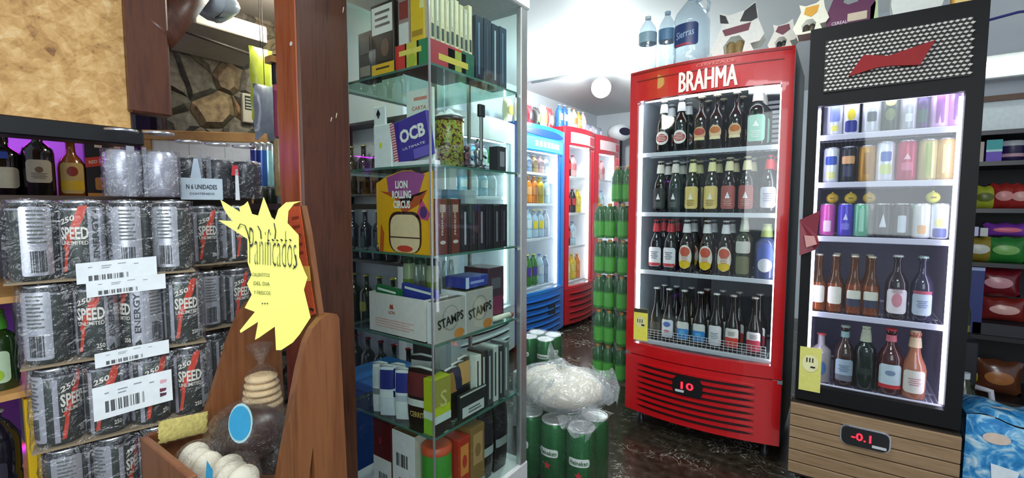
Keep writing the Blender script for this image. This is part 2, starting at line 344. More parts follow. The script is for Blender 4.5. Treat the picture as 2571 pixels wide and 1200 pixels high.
def mk_bottle(sp, name, label, cat, loc, rz, group):
    H, R = sp['H'], sp['R']; t = thing(name, label, cat, loc, rz, group); b = MB(); pf = [(r*R, z*H) for r, z in PROF[sp.get('k', 'beer')]]
    g = sp['g']; gm = g if not isinstance(g, str) else mat(g, .08, spec=.8)
    b.lathe(pf, gm, 18); P('bottle_body', b, t)
    if sp.get('liq'):
        b = MB(); b.lathe([(r*.93, z+.002 if z < .01 else z) for r, z in pf if z < sp.get('fill', .68)*H], mat(sp['liq'], .25, coat=.5), 16); P('drink', b, t)
    c = sp.get('cap', '#c8b050'); rn = .4*R; b = MB()
    if sp.get('foil'):
        b.lathe([(rn*1.35, .76*H), (rn*1.2, .86*H), (rn*.95, .95*H), (rn*.98, 1.0*H), (.002, 1.003*H)], mat(c, .45), 14); P('neck_foil', b, t)
    else:
        b.lathe([(rn*1.15, .965*H), (rn*1.2, .97*H), (rn*1.05, .995*H), (rn*.7, 1.0*H)], mat(c, .3, .3), 14); P('cap', b, t)
    if sp.get('neck'):
        b = MB(); nk = sp['neck']; b.lathe([(rn*1.08, .8*H), (rn*1.0, .9*H)], mat(nk, .5), 14, caps=False); P('neck_label', b, t)
    if sp.get('lab'):
        b = MB(); rr = R*1.016
        for i, (shape, w_, h, zc, col) in enumerate(sp['lab']):
            r2 = rr+.0004*i; fn = cyl(r2, zc*H)
            if shape == 'T': ou = [(-w_*R/2, -h*H/2), (w_*R/2, -h*H/2), (0, h*H/2)]
            else: ou = (oval if shape == 'o' else rrect)(w_*R, h*H)
            b.patch(ou, mat(col, .5), fn, 5 if w_ > .8 else 2)
        for (tx, w_, h, zc, col, rot) in sp.get('tx', ()):
            r2 = rr+.002
            if tx == '=':
                for k in range(4):
                    zz = zc*H+(k-1.5)*h*H; hw = w_*R*(.5 if k % 2 else .38)
                    b.patch([(-hw, -.1*h*H), (hw, -.1*h*H), (hw, .25*h*H), (-hw, .25*h*H)], mat(col, .6), cyl(r2, zz), 2)
            else: b.text(tx, w_*R, h*H, mat(col, .5), cyl(r2, zc*H), .02, rot)
        P('label_sticker', b, t)
    return t
def put(kind, sp, name, label, cat, loc, rz=0, group=None):
    key = kind+repr(sorted((k, str(v)) for k, v in sp.items()))
    if key in PROTO:
        return dup(PROTO[key], loc, rz, label, group)
    t = (mk_bottle if kind == 'b' else mk_can)(sp, name, label, cat, loc, rz, group); PROTO[key] = t; return t
def mk_can(sp, name, label, cat, loc, rz, group):
    H, R = sp['H'], sp['R']; t = thing(name, label, cat, loc, rz, group); b = MB()
    b.lathe([(R*.8, 0), (R*.95, .02*H), (R, .05*H), (R, .92*H), (R*.9, .97*H), (R*.88, .975*H)], mat(sp['g'], .3, .25), 20, caps=False); P('can_body', b, t)
    b = MB(); b.lathe([(R*.89, .97*H), (R*.9, H), (R*.84, H), (R*.8, .98*H)], TIN, 20); P('lid', b, t)
    b = MB(); n = 0
    for i, (shape, w_, h, zc, col) in enumerate(sp.get('lab', ())):
        r2 = R*1.01+.0003*i
        if shape == 'T': ou = [(-w_*R/2, -h*H/2), (w_*R/2, -h*H/2), (0, h*H/2)]
        else: ou = (oval if shape == 'o' else rrect)(w_*R, h*H)
        b.patch(ou, mat(col, .4, .1), cyl(r2, zc*H), 5 if w_ > .8 else 2); n = 1
    for (tx, w_, h, zc, col, rot) in sp.get('tx', ()):
        b.text(tx, w_*R, h*H, mat(col, .5), cyl(R*1.01+.0016, zc*H), .02, rot); n = 1
    if n: P('printed_label', b, t)
    return t
# ---------------------------------------------------------------- fridges
LEDM = mat('#f4f8ff', .5, emit=9); LEDB = mat('#f2f6ff', .5, emit=14); LEDV = mat('#efeaff', .5, emit=8)
def bowsurf(w_, bow):
    return lambda x: -bow*(1-((x-w_/2)/(w_/2))**2)
def strip(b, w_, bow, x0, x1, z0, z1, th, m, n=10, yo=0, tap=None):
    """slab following the bowed front; tap(t) scales its height along x"""
    f = bowsurf(w_, bow); Pn = []; zc = (z0+z1)/2
    for i in range(n+1):
        x = x0+(x1-x0)*i/n; k = tap(i/n) if tap else 1; hz = (z1-z0)/2*k; y = f(x)+yo
        Pn += [(x, y, zc-hz), (x, y, zc+hz), (x, y+th, zc+hz), (x, y+th, zc-hz)]
    Fs = []
    for i in range(n):
        o = i*4
        for k in range(4): j = (k+1) % 4; Fs.append((o+k, o+j, o+4+j, o+4+k))
    Fs += [(0, 3, 2, 1), (n*4, n*4+1, n*4+2, n*4+3)]
    return b.add(Pn, Fs, m, False)
def fridge(name, label, loc, rz, w_, d, h, col, bow, win, led, liner, back, shelves, base_top, head=None, side=None, smooth=True, wire=False):
    t = thing(name, label, 'fridge', loc, rz); C = mat(col, .28, coat=.3) if isinstance(col, str) else col; SD = side or C
    L = mat(liner, .5, scale=8, var=.03); BK = mat(back, .5); x0, x1, z0, z1 = win
    b = MB(); k = .03; zb = z0-.03
    b.box((0, .045, .07), (k, d, h), SD).box((w_-k, .045, .07), (w_, d, h), SD).box((k, d-k, .07), (w_-k, d, h), SD).box((k, .045, h-.03), (w_-k, d-k, h), SD).box((k, .05, .07), (w_-k, d-k, zb-.03), SD)
    P('cabinet_body', b, t)
    b = MB(); b.box((k+.001, .05, zb), (k+.012, d-k-.001, z1+.03), L).box((w_-k-.012, .05, zb), (w_-k-.001, d-k-.001, z1+.03), L)
    b.box((k, .05, zb-.02), (w_-k, d-k, zb), L).box((k, .05, z1+.03), (w_-k, d-k, z1+.045), L); P('white_liner', b, t)
    b = MB(); b.box((k+.012, d-k-.012, zb), (w_-k-.012, d-k-.001, z1+.03), BK); P('back_liner', b, t)
    b = MB(); th = .035
    strip(b, w_, bow, 0, x0, base_top+.005, h, th, C, 3); strip(b, w_, bow, x1, w_, base_top+.005, h, th, C, 3)
    strip(b, w_, bow, x0, x1, z1, h, th, C, 12); strip(b, w_, bow, x0, x1, base_top+.005, z0, th, C, 12)
    P('door_frame', b, t)
    b = MB(); strip(b, w_, bow, x0, x1, z0, z1, .004, M_DOOR, 10, .012); P('door_glass', b, t)
    for xx in (x0-.002, x1-.010):
        b = MB(); b.box((xx, .040 if bow else .037, z0+.01), (xx+.012, .048, z1-.01), led); P('light_strip', b, t)
    b = MB(); b.box((x0+.02, .05, z1+.005), (x1-.02, .065, z1+.015), led); P('light_strip', b, t)
    for i, z in enumerate(shelves):
        b = MB(); b.box((k+.014, .052, z-.018), (w_-k-.014, .062, z+.004), L, bev=.002)
        n = 26
        for j in range(n): x = k+.02+(w_-2*k-.04)*j/(n-1); b.box((x-.0018, .06, z-.006), (x+.0018, d-k-.03, z-.002), L)
        b.box((k+.014, d-k-.04, z-.01), (w_-k-.014, d-k-.03, z), L).box((k+.014, .2, z-.01), (w_-k-.014, .206, z-.006), L)
        P('shelf', b, t)
    for xx in (.05, w_-.08):
        for yy in (.08, d-.1): b = MB(); b.lathe([(.02, 0), (.02, .02), (.012, .03), (.012, .08)], BLACK, 12, (xx+.015, yy, 0)); P('foot', b, t)
    return t
def louvre_base(t, w_, bow, z0, z1, col, nsl, dark='#2a0508'):
    b = MB(); C = mat(col, .3, coat=.3); strip(b, w_, bow, 0, w_, z0, z1, .04, C, 14)
    tp = lambda u: max(.05, math.sin(PI*u)**.45)
    for i in range(nsl):
        z = z0+(z1-z0)*(.14+.72*i/(nsl-1))
        strip(b, w_, bow, w_*.1, w_*.86, z-.015, z+.004, .003, mat(dark, .5), 16, -.0015, tp)  # dark strip paints the shadow of the louvre slot
        strip(b, w_, bow, w_*.1, w_*.86, z+.002, z+.014, .012, C, 16, -.010, tp)
    P('louvred_base_panel', b, t)
def display(t, x, z, w_, h, txt, yo, col='#ff1422', rim='#17171a', rrim=None):
    b = MB(); b.prism([(x+a, yo, z+c) for a, c in rrect(w_, h, .3)], (0, -.012, 0), mat(rim, .3))
    if rrim: b.prism([(x+a, yo+.002, z+c) for a, c in rrect(w_*1.07, h*1.1, .3)], (0, -.006, 0), rrim)
    b.prism([(x+a, yo-.012, z-.3*h+c) for a, c in rrect(w_*.3, h*.14, .3, cx=(-.25 if not rrim else .3)*w_)], (0, -.001, 0), mat('#c8ccd0', .5)); o = P('temperature_display', b, t)
    b = MB(); b.text(txt, w_*.42, h*.42, mat(col, .5, emit=6), lambda u, v: (x+u-(0 if not rrim else .08*w_), yo-.0135, z+v+.05*h), .015); b.build('display_digits', o)
    return o
# red fridge -------------------------------------------------------------
RX, RY, RW = -.935, 2.40, .745
rf = fridge('red_beer_fridge', 'tall red glass-door fridge with white header lettering, full of large beer bottles', (RX, RY, 0), 0, RW, .62, 1.90, '#c01018', .05,
            (.045, RW-.045, .465, 1.745), LEDM, '#cfd6e0', '#3b4250', (1.480, 1.164, .852, .47), .40, side=mat('#141416', .4))
louvre_base(rf, RW, .05, .09, .40, '#c01018', 8)
b = MB(); fb = bowsurf(RW, .05)
[b.text('BRAHMA', .258, .094, mat('#f3dfd8', .4), lambda u, v: (.395+u+q_, fb(.395+u)-.004-.0002*k_, 1.802+v+w__), 0) for k_, (q_, w__) in enumerate(((-.0028, -.001), (0, .001), (.0028, -.001), (.0014, 0), (-.0014, 0)))]
P('header_lettering', b, rf, 'cream lettering on the red header')
b = MB(); b.text('CERVEZA DE', .17, .014, mat('#d87870', .4), lambda u, v: (.43+u, fb(.43+u)-.004, 1.868+v), .01); P('header_small_lettering', b, rf)
display(rf, .345, .30, .145, .088, '10', fb(.345)-.001)
b = MB(); strip(b, RW, .05, .012, RW-.012, 1.885, 1.895, .006, mat('#8c1014', .4), 12, -.004); strip(b, RW, .05, .04, RW-.04, 1.845, 1.850, .004, mat('#7c0c12', .4), 12, -.003); P('header_moulding', b, rf)
b = MB(); strip(b, RW, .05, .02, RW-.02, .388, .404, .02, mat('#1c0405', .5), 12, .012); b.box((0, -.004, .395), (.03, .02, .41), TIN); b.box((RW-.035, -.004, .385), (RW+.004, .02, .402), TIN); P('hinge_gap', b, rf)
b = MB(); x0 = .045
for k in range(30):
    x = .075+(RW-.15)*k/29; b.box((x-.001, .055, .475), (x+.001, .057, .53), mat('#e6eaee', .4, .3))
for zz in (.475, .49, .503, .516, .53): b.box((.075, .054, zz), (RW-.075, .058, zz+.002), mat('#e6eaee', .4, .3))
P('wire_front_rail', b, rf)
b = MB(); yb = fb(.09)+.004; b.box((.05, yb-.004, .485), (.125, yb-.002, .655), mat('#e6dc58', .5)); b.box((.05, yb-.0045, .635), (.125, yb-.004, .655), mat('#3a3a28', .5)); b.patch(oval(.05, .06, cx=.0875, cz=.585), mat('#dcd8a0', .5), lambda x, z: (x, yb-.005, z), 1)
for i in range(3): b.box((.07+.012*i, yb-.006, .58), (.074+.012*i, yb-.005, .6), BLACK)
b.box((.092, yb-.006, .565), (.108, yb-.005, .573), BLACK); P('energy_sticker', b, rf, 'yellow energy sticker at the lower left of the door')
YW = '#f0e6d8'
def rp(px, py=600): return aty(px, py, 2.50).x
K1 = dict(H=.272, R=.041, k='squat', g='#0e1410')
# specs
stell = dict(K1, cap='#e8ecec', foil=1, lab=(('o', 1.75, .26, .27, '#f0ece6'), ('o', 1.5, .16, .27, '#b84a44')), tx=(('=', 1.1, .03, .27, '#f6eee4', 0),))
amb = dict(K1, g='#120a08', cap='#e8dcb0', lab=(('o', 1.5, .24, .3, '#d8a878'), ('o', 1.3, .13, .33, '#b43a2a'), ('r', 1.3, .05, .2, '#e8d8a0')), tx=())
amb2 = dict(amb, lab=(('o', 1.5, .26, .3, '#e0c49a'), ('o', 1.2, .12, .34, '#c8702a'), ('r', 1.3, .05, .2, '#f0e0b0')))
mint = dict(K1, H=.28, k='spirit', R=.045, cap='#ece4dc', foil=1, lab=(('r', 1.9, .44, .3, '#8cccb4'), ('T', .6, .1, .38, '#f0f6f2')), tx=(('=', .9, .03, .2, '#f0f4ee', 0),))
andn = dict(K1, cap='#dcd8cc', foil=1, g='#0c1012', lab=(('r', 1.8, .4, .27, '#262c2c'), ('T', .5, .12, .31, '#f2f2f2')), tx=(('=', .8, .025, .15, '#7c9088', 0),))
andy = dict(andn, cap='#e8e4a8', g='#141c10', lab=(('r', 1.8, .42, .28, '#e0c878'), ('T', .5, .12, .31, '#f4f0e0')), tx=(('=', 1, .03, .18, '#a08438', 0),))
andr = dict(andn, cap='#ece4b8', g='#181010', lab=(('r', 1.8, .42, .28, '#a85c56'), ('T', .6, .12, .32, '#f6f0ee')), tx=(('=', 1, .03, .18, '#e0b0a8', 0),))
wbr = dict(K1, cap='#c02434', foil=1, g='#14101c', lab=(('r', 1.8, .36, .27, '#d6d4e4'),), tx=(('=', 1.1, .04, .27, '#8c88a8', 0),))
budw = dict(K1, cap='#b83038', foil=1, g='#181c24', lab=(('r', 1.8, .38, .27, '#f0f0f4'), ('r', 1.7, .06, .12, '#c84048')), tx=(('=', 1, .04, .3, '#6a7488', 0),))
quil = dict(K1, cap='#e4e6e8', foil=1, g='#1c0e0a', lab=(('o', 1.8, .46, .3, '#f2eadc'), ('o', 1.3, .18, .4, '#cc5a40'), ('o', 1.5, .16, .16, '#e8c41c')), tx=(('=', .9, .03, .27, '#b87868', 0),))
grn = dict(K1, H=.29, k='spirit', g='#3a4030', cap='#c8ccb8', foil=1, lab=(('r', 1.8, .2, .5, '#d8d8d0'), ('r', 1.6, .3, .2, '#787858')))
jug = dict(H=.26, R=.05, k='spirit', g='#4a5480', cap='#a8b070', foil=1, lab=(('o', 1.5, .5, .42, '#5a6cb8'), ('o', 1.3, .25, .25, '#dce0ea')))
blu = dict(K1, H=.285, R=.037, k='slim', g='#140e0a', cap='#d8d8d8', neck='#e4e8ec', lab=(('r', 1.9, .34, .25, '#dfe6f0'), ('o', 1.1, .1, .33, '#4a6cc0'), ('o', .9, .06, .2, '#c86a78')))
blu2 = dict(blu, lab=(('r', 1.9, .34, .25, '#e0e4dc'), ('r', 1.9, .2, .19, '#2c8ad0'), ('o', .8, .08, .22, '#58a8e0')))
wht = dict(blu, lab=(('r', 1.9, .36, .25, '#eceef0'),), tx=(('=', 1.1, .03, .25, '#7c8894', 0),))
redw = dict(blu, cap='#c0b8b0', neck='#c84a40', lab=(('r', 1.9, .34, .25, '#f0ece8'), ('r', 1.9, .18, .17, '#d83a2c')), tx=(('=', 1, .02, .33, '#667060', 0),))
redp = dict(redw, neck='#c03048', lab=(('r', 1.9, .32, .25, '#ece8ec'), ('r', 1.9, .2, .17, '#c0304c')))
drk = dict(blu, g='#1a1a14', neck='#8c8868', lab=(('r', 1.7, .2, .25, '#4c4c40'),))
rows = [
 (1.484, [(1660, stell, 'white-foil round-label green bottle, far left on the red fridge\'s top shelf'), (1703, stell, 'white-foil round-label green bottle, second from left on the red fridge\'s top shelf'),
   (1752, amb, 'red-oval brown bottle just right of the white-foil bottles, red fridge top shelf'), (1790, amb2, 'middle of three capped brown gold-label bottles, red fridge top shelf'),
   (1838, dict(amb2, cap='#e4e0c0'), 'rightmost of three capped brown gold-label bottles, red fridge top shelf'), (1890, mint, 'white-capped bottle with large mint green label on the red fridge top shelf')]),
 (1.168, [(1655, andn, 'black-label bottle with white triangle, leftmost on the red fridge\'s second shelf'), (1692, dict(andn, g='#10201c'), 'second black-label beer bottle from the left on the red fridge second shelf'),
   (1735, andy, 'yellow-label beer bottle, left one of the two on the red fridge second shelf'), (1783, dict(andy, g='#1a1c10'), 'yellow-label beer bottle, right one of the two on the red fridge second shelf'),
   (1826, andr, 'dusty red label beer bottle, left one of the two on the red fridge second shelf'), (1870, dict(andr, g='#141412'), 'dusty red label beer bottle, right one of the two on the red fridge second shelf'),
   (1925, wbr, 'red-foil bottle with lilac-white label, far right, red fridge second shelf')]),
 (.856, [(1648, budw, 'red-foil bottle with white label, leftmost on the third shelf of the red fridge'), (1684, dict(budw, g='#1c1a20'), 'second red-foil white-label bottle from the left on the red fridge third shelf'),
   (1724, quil, 'cream-and-yellow oval label bottle, left of three, red fridge third shelf'), (1775, dict(quil, g='#1c1009'), 'cream-and-yellow oval label bottle, middle of three, red fridge third shelf'),
   (1822, dict(quil, g='#1e0f08'), 'cream-and-yellow oval label bottle, right of three, red fridge third shelf'), (1868, grn, 'grey-green bottle with white band beside the blue round jug in the red fridge'), (1925, jug, 'wide blue and silver bottle, right end of the red fridge\'s third shelf')]),
 (.474, [(1652, drk, 'dark bottle behind the yellow sticker, bottom left of the red fridge'), (1683, blu, 'slim bottle, white label with small blue emblem, red fridge bottom shelf'),
   (1722, blu2, 'white and sky-blue label bottle, left of two, red fridge bottom shelf'), (1763, dict(blu2, g='#16100c'), 'white and sky-blue label bottle, right of two, red fridge bottom shelf'),
   (1804, wht, 'plain white label bottle in the middle of the red fridge bottom shelf'), (1847, redw, 'white and orange-red label bottle on the red fridge bottom shelf'), (1902, redp, 'white and crimson label bottle, rightmost on the red fridge bottom shelf')])]
for ri, (z, lst) in enumerate(rows):
    zz = z+.03 if ri == 3 else z
    for i, (px, sp, lb) in enumerate(lst):
        x = rp(px); put('b', sp, 'jug_bottle' if sp is jug else 'beer_bottle', lb, 'bottle', (x, 2.505, z+.0005), 0, 'bottles in the red fridge')
        if sp is not jug and not (ri == 2 and i == 5):
            put('b', sp, 'beer_bottle', 'back-row bottle, %s from the left on the %s shelf of the red fridge' % (('first', 'second', 'third', 'fourth', 'fifth', 'sixth', 'seventh')[i], ('top', 'second', 'third', 'bottom')[ri]), 'bottle', (x+.006, 2.62, z+.0005), 0, 'bottles in the red fridge')
# price strips / sticker in the top right of the window
b = MB()
for k in range(10): b.box((RW-.15, .3, 1.50+.024*k), (RW-.06, .302, 1.515+.024*k), mat('#eceef2', .5))
P('evaporator_slats', b, rf)
# black fridge -----------------------------------------------------------
BX, BY, BW = -.125, 2.20, .50
bf = fridge('black_beer_fridge', 'tall black glass-door fridge with mesh header, red bowtie emblem and wood-slat base', (BX, BY, 0), 0, BW, .60, 1.89, mat('#0d0e11', .55, spec=.25), 0,
            (.035, BW-.045, .472, 1.592), LEDV, '#e2dcf2', '#6c6680', (1.480, 1.292, 1.076, .765, .468), .405, side=mat('#0c0d10', .55, spec=.25))
b = MB(); b.box((.05, -.006, 1.64), (BW-.04, -.001, 1.835), mat('#1c1b1a', .6)); WM1 = mat('#d6cfc9', .45, .1)
nx, nz = 26, 14
for j in range(nz):
    for i in range(nx+1):
        x = .05+.41*(i+.5*(j % 2))/(nx+.5); z = 1.642+.193*(j+.5)/nz
        if x > BW-.045: continue
        b.add([(x-.0, -.010, z-.001), (x+.0065, -.008, z+.0048), (x+.0145, -.010, z+.001), (x+.008, -.0085, z-.0048)], [(0, 1, 2), (0, 2, 3)], WM1)
P('mesh_header', b, bf)
def bq(px, py): return aty(px, py, BY-.02)-Vector((BX, BY, 0))
b = MB(); bt = [bq(*p) for p in ((2130, 192), (2168, 138), (2230, 140), (2349, 100), (2310, 163), (2235, 165), (2200, 170))]
b.prism([(p.x, -.022, p.z) for p in bt], (0, .012, 0), mat('#8c0a10', .5, spec=.3)); P('bowtie_emblem', b, bf, 'dark red bowtie-shaped emblem')
b = MB(); b.box((-.012, -.012, .09), (BW+.002, .03, .398), mat('#2a2018', .7)); n = 6
for k in range(n):
    z = .10+(.298)*k/n; b.box((-.012, -.022, z), (BW+.002, -.010, z+.0455), M_SLAT, bev=.002)
P('wood_slat_base', b, bf)
display(bf, .235, .315, .145, .072, '-0.1', -.022, rrim=TIN)
b = MB(); b.box((.012, -.006, .45), (.086, -.003, .63), mat('#dcd874', .5)); b.patch(oval(.055, .07, cx=.049, cz=.565), mat('#e8e4b0', .5), lambda x, z: (x, -.0075, z), 1)
for i in range(3): b.box((.035+.01*i, -.009, .57), (.039+.01*i, -.0075, .588), BLACK)
b.box((.05, -.009, .548), (.066, -.0075, .554), BLACK); P('energy_sticker', b, bf, 'pale yellow energy sticker at the lower left corner')
b = MB(); q = [bq(*p) for p in ((2008, 552), (2060, 528), (2052, 590), (2058, 612), (2045, 628), (2008, 640))]
b.prism([(p.x, -.03-.01*(i % 2), p.z) for i, p in enumerate(q)], (0, .0015, 0), mat('#7c2a38', .5)); b.prism([(p.x, -.045, p.z) for p in [bq(*p) for p in ((2020, 590), (2045, 592), (2052, 612), (2025, 620))]], (0, .001, 0), mat('#c8908c', .5))
P('peeling_paper_flap', b, bf, 'maroon paper flap sticking out from the door edge')
def bp_(px): return aty(px, 600, BY+.105).x
def can(g, lab=(), tx=(), H=.14, R=.0265): return dict(H=H, R=R, g=g, lab=lab, tx=tx)
crows = [
 (1.484, .15, [(2082, can('#e8e8f0', (('r', 1.4, .5, .6, '#8c9ad8'), ('r', 1, .14, .18, '#e8e070')), H=.15), 'white and pale blue can, left end of the black fridge\'s top shelf'),
  (2122, can('#eaeaf2', (('o', 1, .3, .5, '#e8d440'), ('r', 1.6, .3, .2, '#28308c')), H=.15), 'white, yellow and navy can second on the black fridge top shelf'),
  (2172, can('#c8ccd4', (('r', 1, .25, .4, '#2c3c50'),), H=.15, R=.03), 'silver-grey can third on the black fridge top shelf'),
  (2217, can('#32423a', (('o', 1.3, .3, .75, '#a8a868'), ('o', 1.1, .3, .4, '#6a7c50')), H=.155, R=.028), 'dark green can with olive patches on the black fridge top shelf'),
  (2262, can('#b4b8c0', (('r', .8, .2, .3, '#e4e8ee'),), H=.15), 'plain silver can mid right on the black fridge top shelf'),
  (2296, can('#3c2060', (('r', 1.2, .3, .3, '#124c48'),), H=.155, R=.022), 'deep purple and teal can on the black fridge top shelf'),
  (2338, can('#d8b0e4', (('r', .9, .8, .5, '#8a3c98'),), (), H=.16), 'bright purple and lilac can on the black fridge top shelf'),
  (2378, can('#cc90dc', (('r', .7, .7, .5, '#7c3c90'),), H=.16, R=.022), 'lilac can at the right end of the black fridge top shelf')]),
 (1.296, .14, [(2078, can('#e6e8f2', (('r', 1.6, .25, .62, '#3c58b4'), ('r', 1.2, .2, .2, '#e0dc98'))), 'white can with blue band, leftmost on the second shelf of the black fridge'),
  (2120, can('#242430', (('r', 1.8, .22, .62, '#e0a878'), ('r', 1, .3, .3, '#3a3c58'))), 'black can with salmon band on the black fridge second shelf'),
  (2166, can('#c08830', (('r', .8, .6, .5, '#a06c20'),)), 'golden brown can on the black fridge second shelf'),
  (2212, can('#e6e8f4', (('r', 1.2, .25, .62, '#4468bc'), ('r', 1.3, .25, .3, '#d4dc90')), H=.15, R=.029), 'white can with blue centre and lime foot on the black fridge second shelf'),
  (2264, can('#b82858', (('T', .7, .15, .6, '#f0b8cc'), ('r', 1.1, .2, .35, '#d86890')), H=.15, R=.03), 'raspberry pink can with white triangle on the black fridge second shelf'),
  (2316, can('#c8bc80', (('r', .6, .8, .5, '#9ca858'),), H=.15, R=.028), 'pale gold and green can on the black fridge second shelf'),
  (2360, can('#d8ac68', (('r', .8, .7, .5, '#e8c890'),), H=.15, R=.026), 'warm gold can, rightmost on the black fridge second shelf')]),
 (1.080, .13, [(2075, can('#d45cac', (('r', 1, .35, .3, '#f0c8e0'),), H=.13), 'pink can, leftmost on the third shelf of the black fridge under a yellow lemon'),
  (2120, can('#5448c0', (('T', .6, .2, .6, '#d4d0f8'), ('r', 1, .2, .3, '#8078d8')), H=.13), 'violet blue can with white triangle on the black fridge third shelf'),
  (2160, can('#7cc0a0', (('r', .6, .7, .5, '#a8dcc4'),), H=.13), 'mint green can on the black fridge third shelf'),
  (2213, can('#20202a', (('T', .8, .4, .5, '#c8ccd8'),), H=.13, R=.028), 'black can with pale triangle on the black fridge third shelf'),
  (2260, can('#24242c', (('r', .9, .5, .4, '#b8c0cc'),), H=.13, R=.028), 'black and silver can with blank pale patch on the black fridge third shelf'),
  (2310, can('#dcdce0', (('r', 1, .25, .25, '#d89c5c'),), H=.13), 'white can with orange foot on the black fridge third shelf'),
  (2355, can('#e8e8f0', (('o', .9, .25, .45, '#ece070'), ('r', 1.6, .25, .17, '#343c90')), H=.13), 'white, yellow and navy can at the right end of the black fridge third shelf')])]
for z, hh, lst in crows:
    for px, sp, lb in lst: put('c', sp, 'drink_can', lb, 'can', (bp_(px), BY+.105, z+.001), 0, 'cans in the black fridge')
    for k in range(6):
        sp = lst[(k*2+1) % 7][1]; sp = dict(sp, lab=(), tx=())
        put('c', sp, 'drink_can', 'can hidden in the back row of the black fridge', 'can', (BX+.075+.07*k, BY+.19, z+.001), 0, 'back row cans in the black fridge')
for i, (px, c, lb) in enumerate(((2090, '#c8a028', 'yellow lemon on the pink can in the black fridge'), (2136, '#d0b030', 'yellow lemon second from the left above the cans'), (2182, '#caa428', 'yellow lemon above the mint green can'), (2342, '#dcd84a', 'pale yellow lemon above the right-hand white cans'))):
    b = MB(); p = aty(px, 500, BY+.105); R_ = .021; b.lathe([(max(.002, R_*math.sin(PI*k/10)), R_-R_*math.cos(PI*k/10)*1.0) for k in range(11)], mat(c, .45, scale=200), 16)
    b.lathe([(.005, 0), (.002, .006)], mat(c, .5), 8, (R_*.0, -R_*.0, R_*1.95)); t = thing('lemon', lb, 'fruit', (p.x, BY+.105, 1.2115), 0, 'lemons on the cans')
    P('fruit_skin', b, t); b = MB(); b.box((-.008, -R_*1.02, .018), (.008, -R_*.96, .024), mat('#7a6418', .5)); P('stamp_mark', b, t)
corona = dict(H=.235, R=.030, k='slim', g=M_AMBER, liq='#c08a18', fill=.6, cap='#dcd8c0', lab=(('r', 1.7, .16, .33, '#e0dccc'), ('r', 1.7, .13, .2, '#2c2c48')))
pinkl = dict(H=.245, R=.036, k='squat', g='#2a1420', cap='#c8c8cc', lab=(('r', 1.9, .38, .28, '#f0e4ea'), ('o', .9, .22, .3, '#dc8c9c')), tx=(('=', 1, .015, .44, '#a04858', 0),))
bluel = dict(H=.245, R=.034, k='squat', g='#2c2440', cap='#a8c0b8', lab=(('r', 1.9, .34, .27, '#c4cce0'), ('r', 1.8, .05, .45, '#b85068')), tx=(('=', 1, .03, .27, '#6878a8', 0),))
warm = dict(corona, g=M_AMBER, lab=(('r', 1.7, .3, .3, '#f8ece0'),), liq='#d0a050')
for px, sp, lb in ((2060, warm, 'amber bottle, leftmost on the fourth shelf of the black fridge'), (2102, dict(warm, liq='#c09030'), 'amber bottle with cream label, second on the black fridge\'s fourth shelf'),
                   (2150, corona, 'golden bottle with white-navy label, left of two, black fridge fourth shelf'), (2193, dict(corona, liq='#b88418'), 'golden bottle with white-navy label, right of two, black fridge fourth shelf'),
                   (2258, pinkl, 'dark bottle with pink and white square label in the black fridge'), (2322, bluel, 'dark bottle with pale blue label, right end, black fridge fourth shelf')):
    put('b', sp, 'beer_bottle', lb, 'bottle', (bp_(px), BY+.1, .7695), 0, 'bottles in the black fridge')
for k, x in enumerate((.0, .06, .11)): put('b', corona, 'beer_bottle', ('left', 'middle', 'right')[k]+' golden bottle in the back row, black fridge fourth shelf', 'bottle', (BX+.12+x, BY+.18, .7695), 0, 'bottles in the black fridge')
bw1 = dict(H=.245, R=.035, k='squat', g='#3a221a', cap='#98a8a0', neck='#8cb0b0', lab=(('r', 1.9, .3, .3, '#a8b8cc'), ('r', 1.8, .1, .14, '#787888')), tx=(('=', 1.1, .03, .3, '#5c7088', 0),))
grd = dict(H=.25, R=.036, k='spirit', g='#16221e', cap='#b8bca4', foil=1, lab=(('r', 1.2, .1, .3, '#22302a'),))
rwb = dict(H=.255, R=.041, k='squat', g='#4a1a1c', cap='#c02030', lab=(('r', 1.9, .34, .3, '#d4e0ec'), ('r', 1.95, .06, .13, '#d02830'), ('o', .8, .08, .34, '#8898b8')), neck='#d87080')
pnk = dict(H=.255, R=.038, k='slim', g='#b87058', cap='#e8c8a8', foil=1, lab=(('r', 1.9, .34, .26, '#f0e4dc'),), tx=(('=', 1, .03, .26, '#c87888', 0),))
clr = dict(H=.2, R=.036, k='spirit', g='#a89ca4', cap='#c04850', lab=(('o', 1.2, .3, .3, '#4a6cb0'),))
for px, sp, lb in ((2075, clr, 'pale bottle with blue mark above the yellow sticker in the black fridge'), (2135, bw1, 'brown bottle with grey-blue label on the bottom shelf of the black fridge'), (2188, grd, 'very dark green bottle on the bottom shelf of the black fridge'),
                   (2252, rwb, 'red-capped bottle with white and red label, bottom shelf of the black fridge'), (2314, pnk, 'amber-pink bottle with cream foil, right end, black fridge bottom shelf')):
    put('b', sp, 'beer_bottle', lb, 'bottle', (bp_(px), BY+.1, .4725), 0, 'bottles in the black fridge')
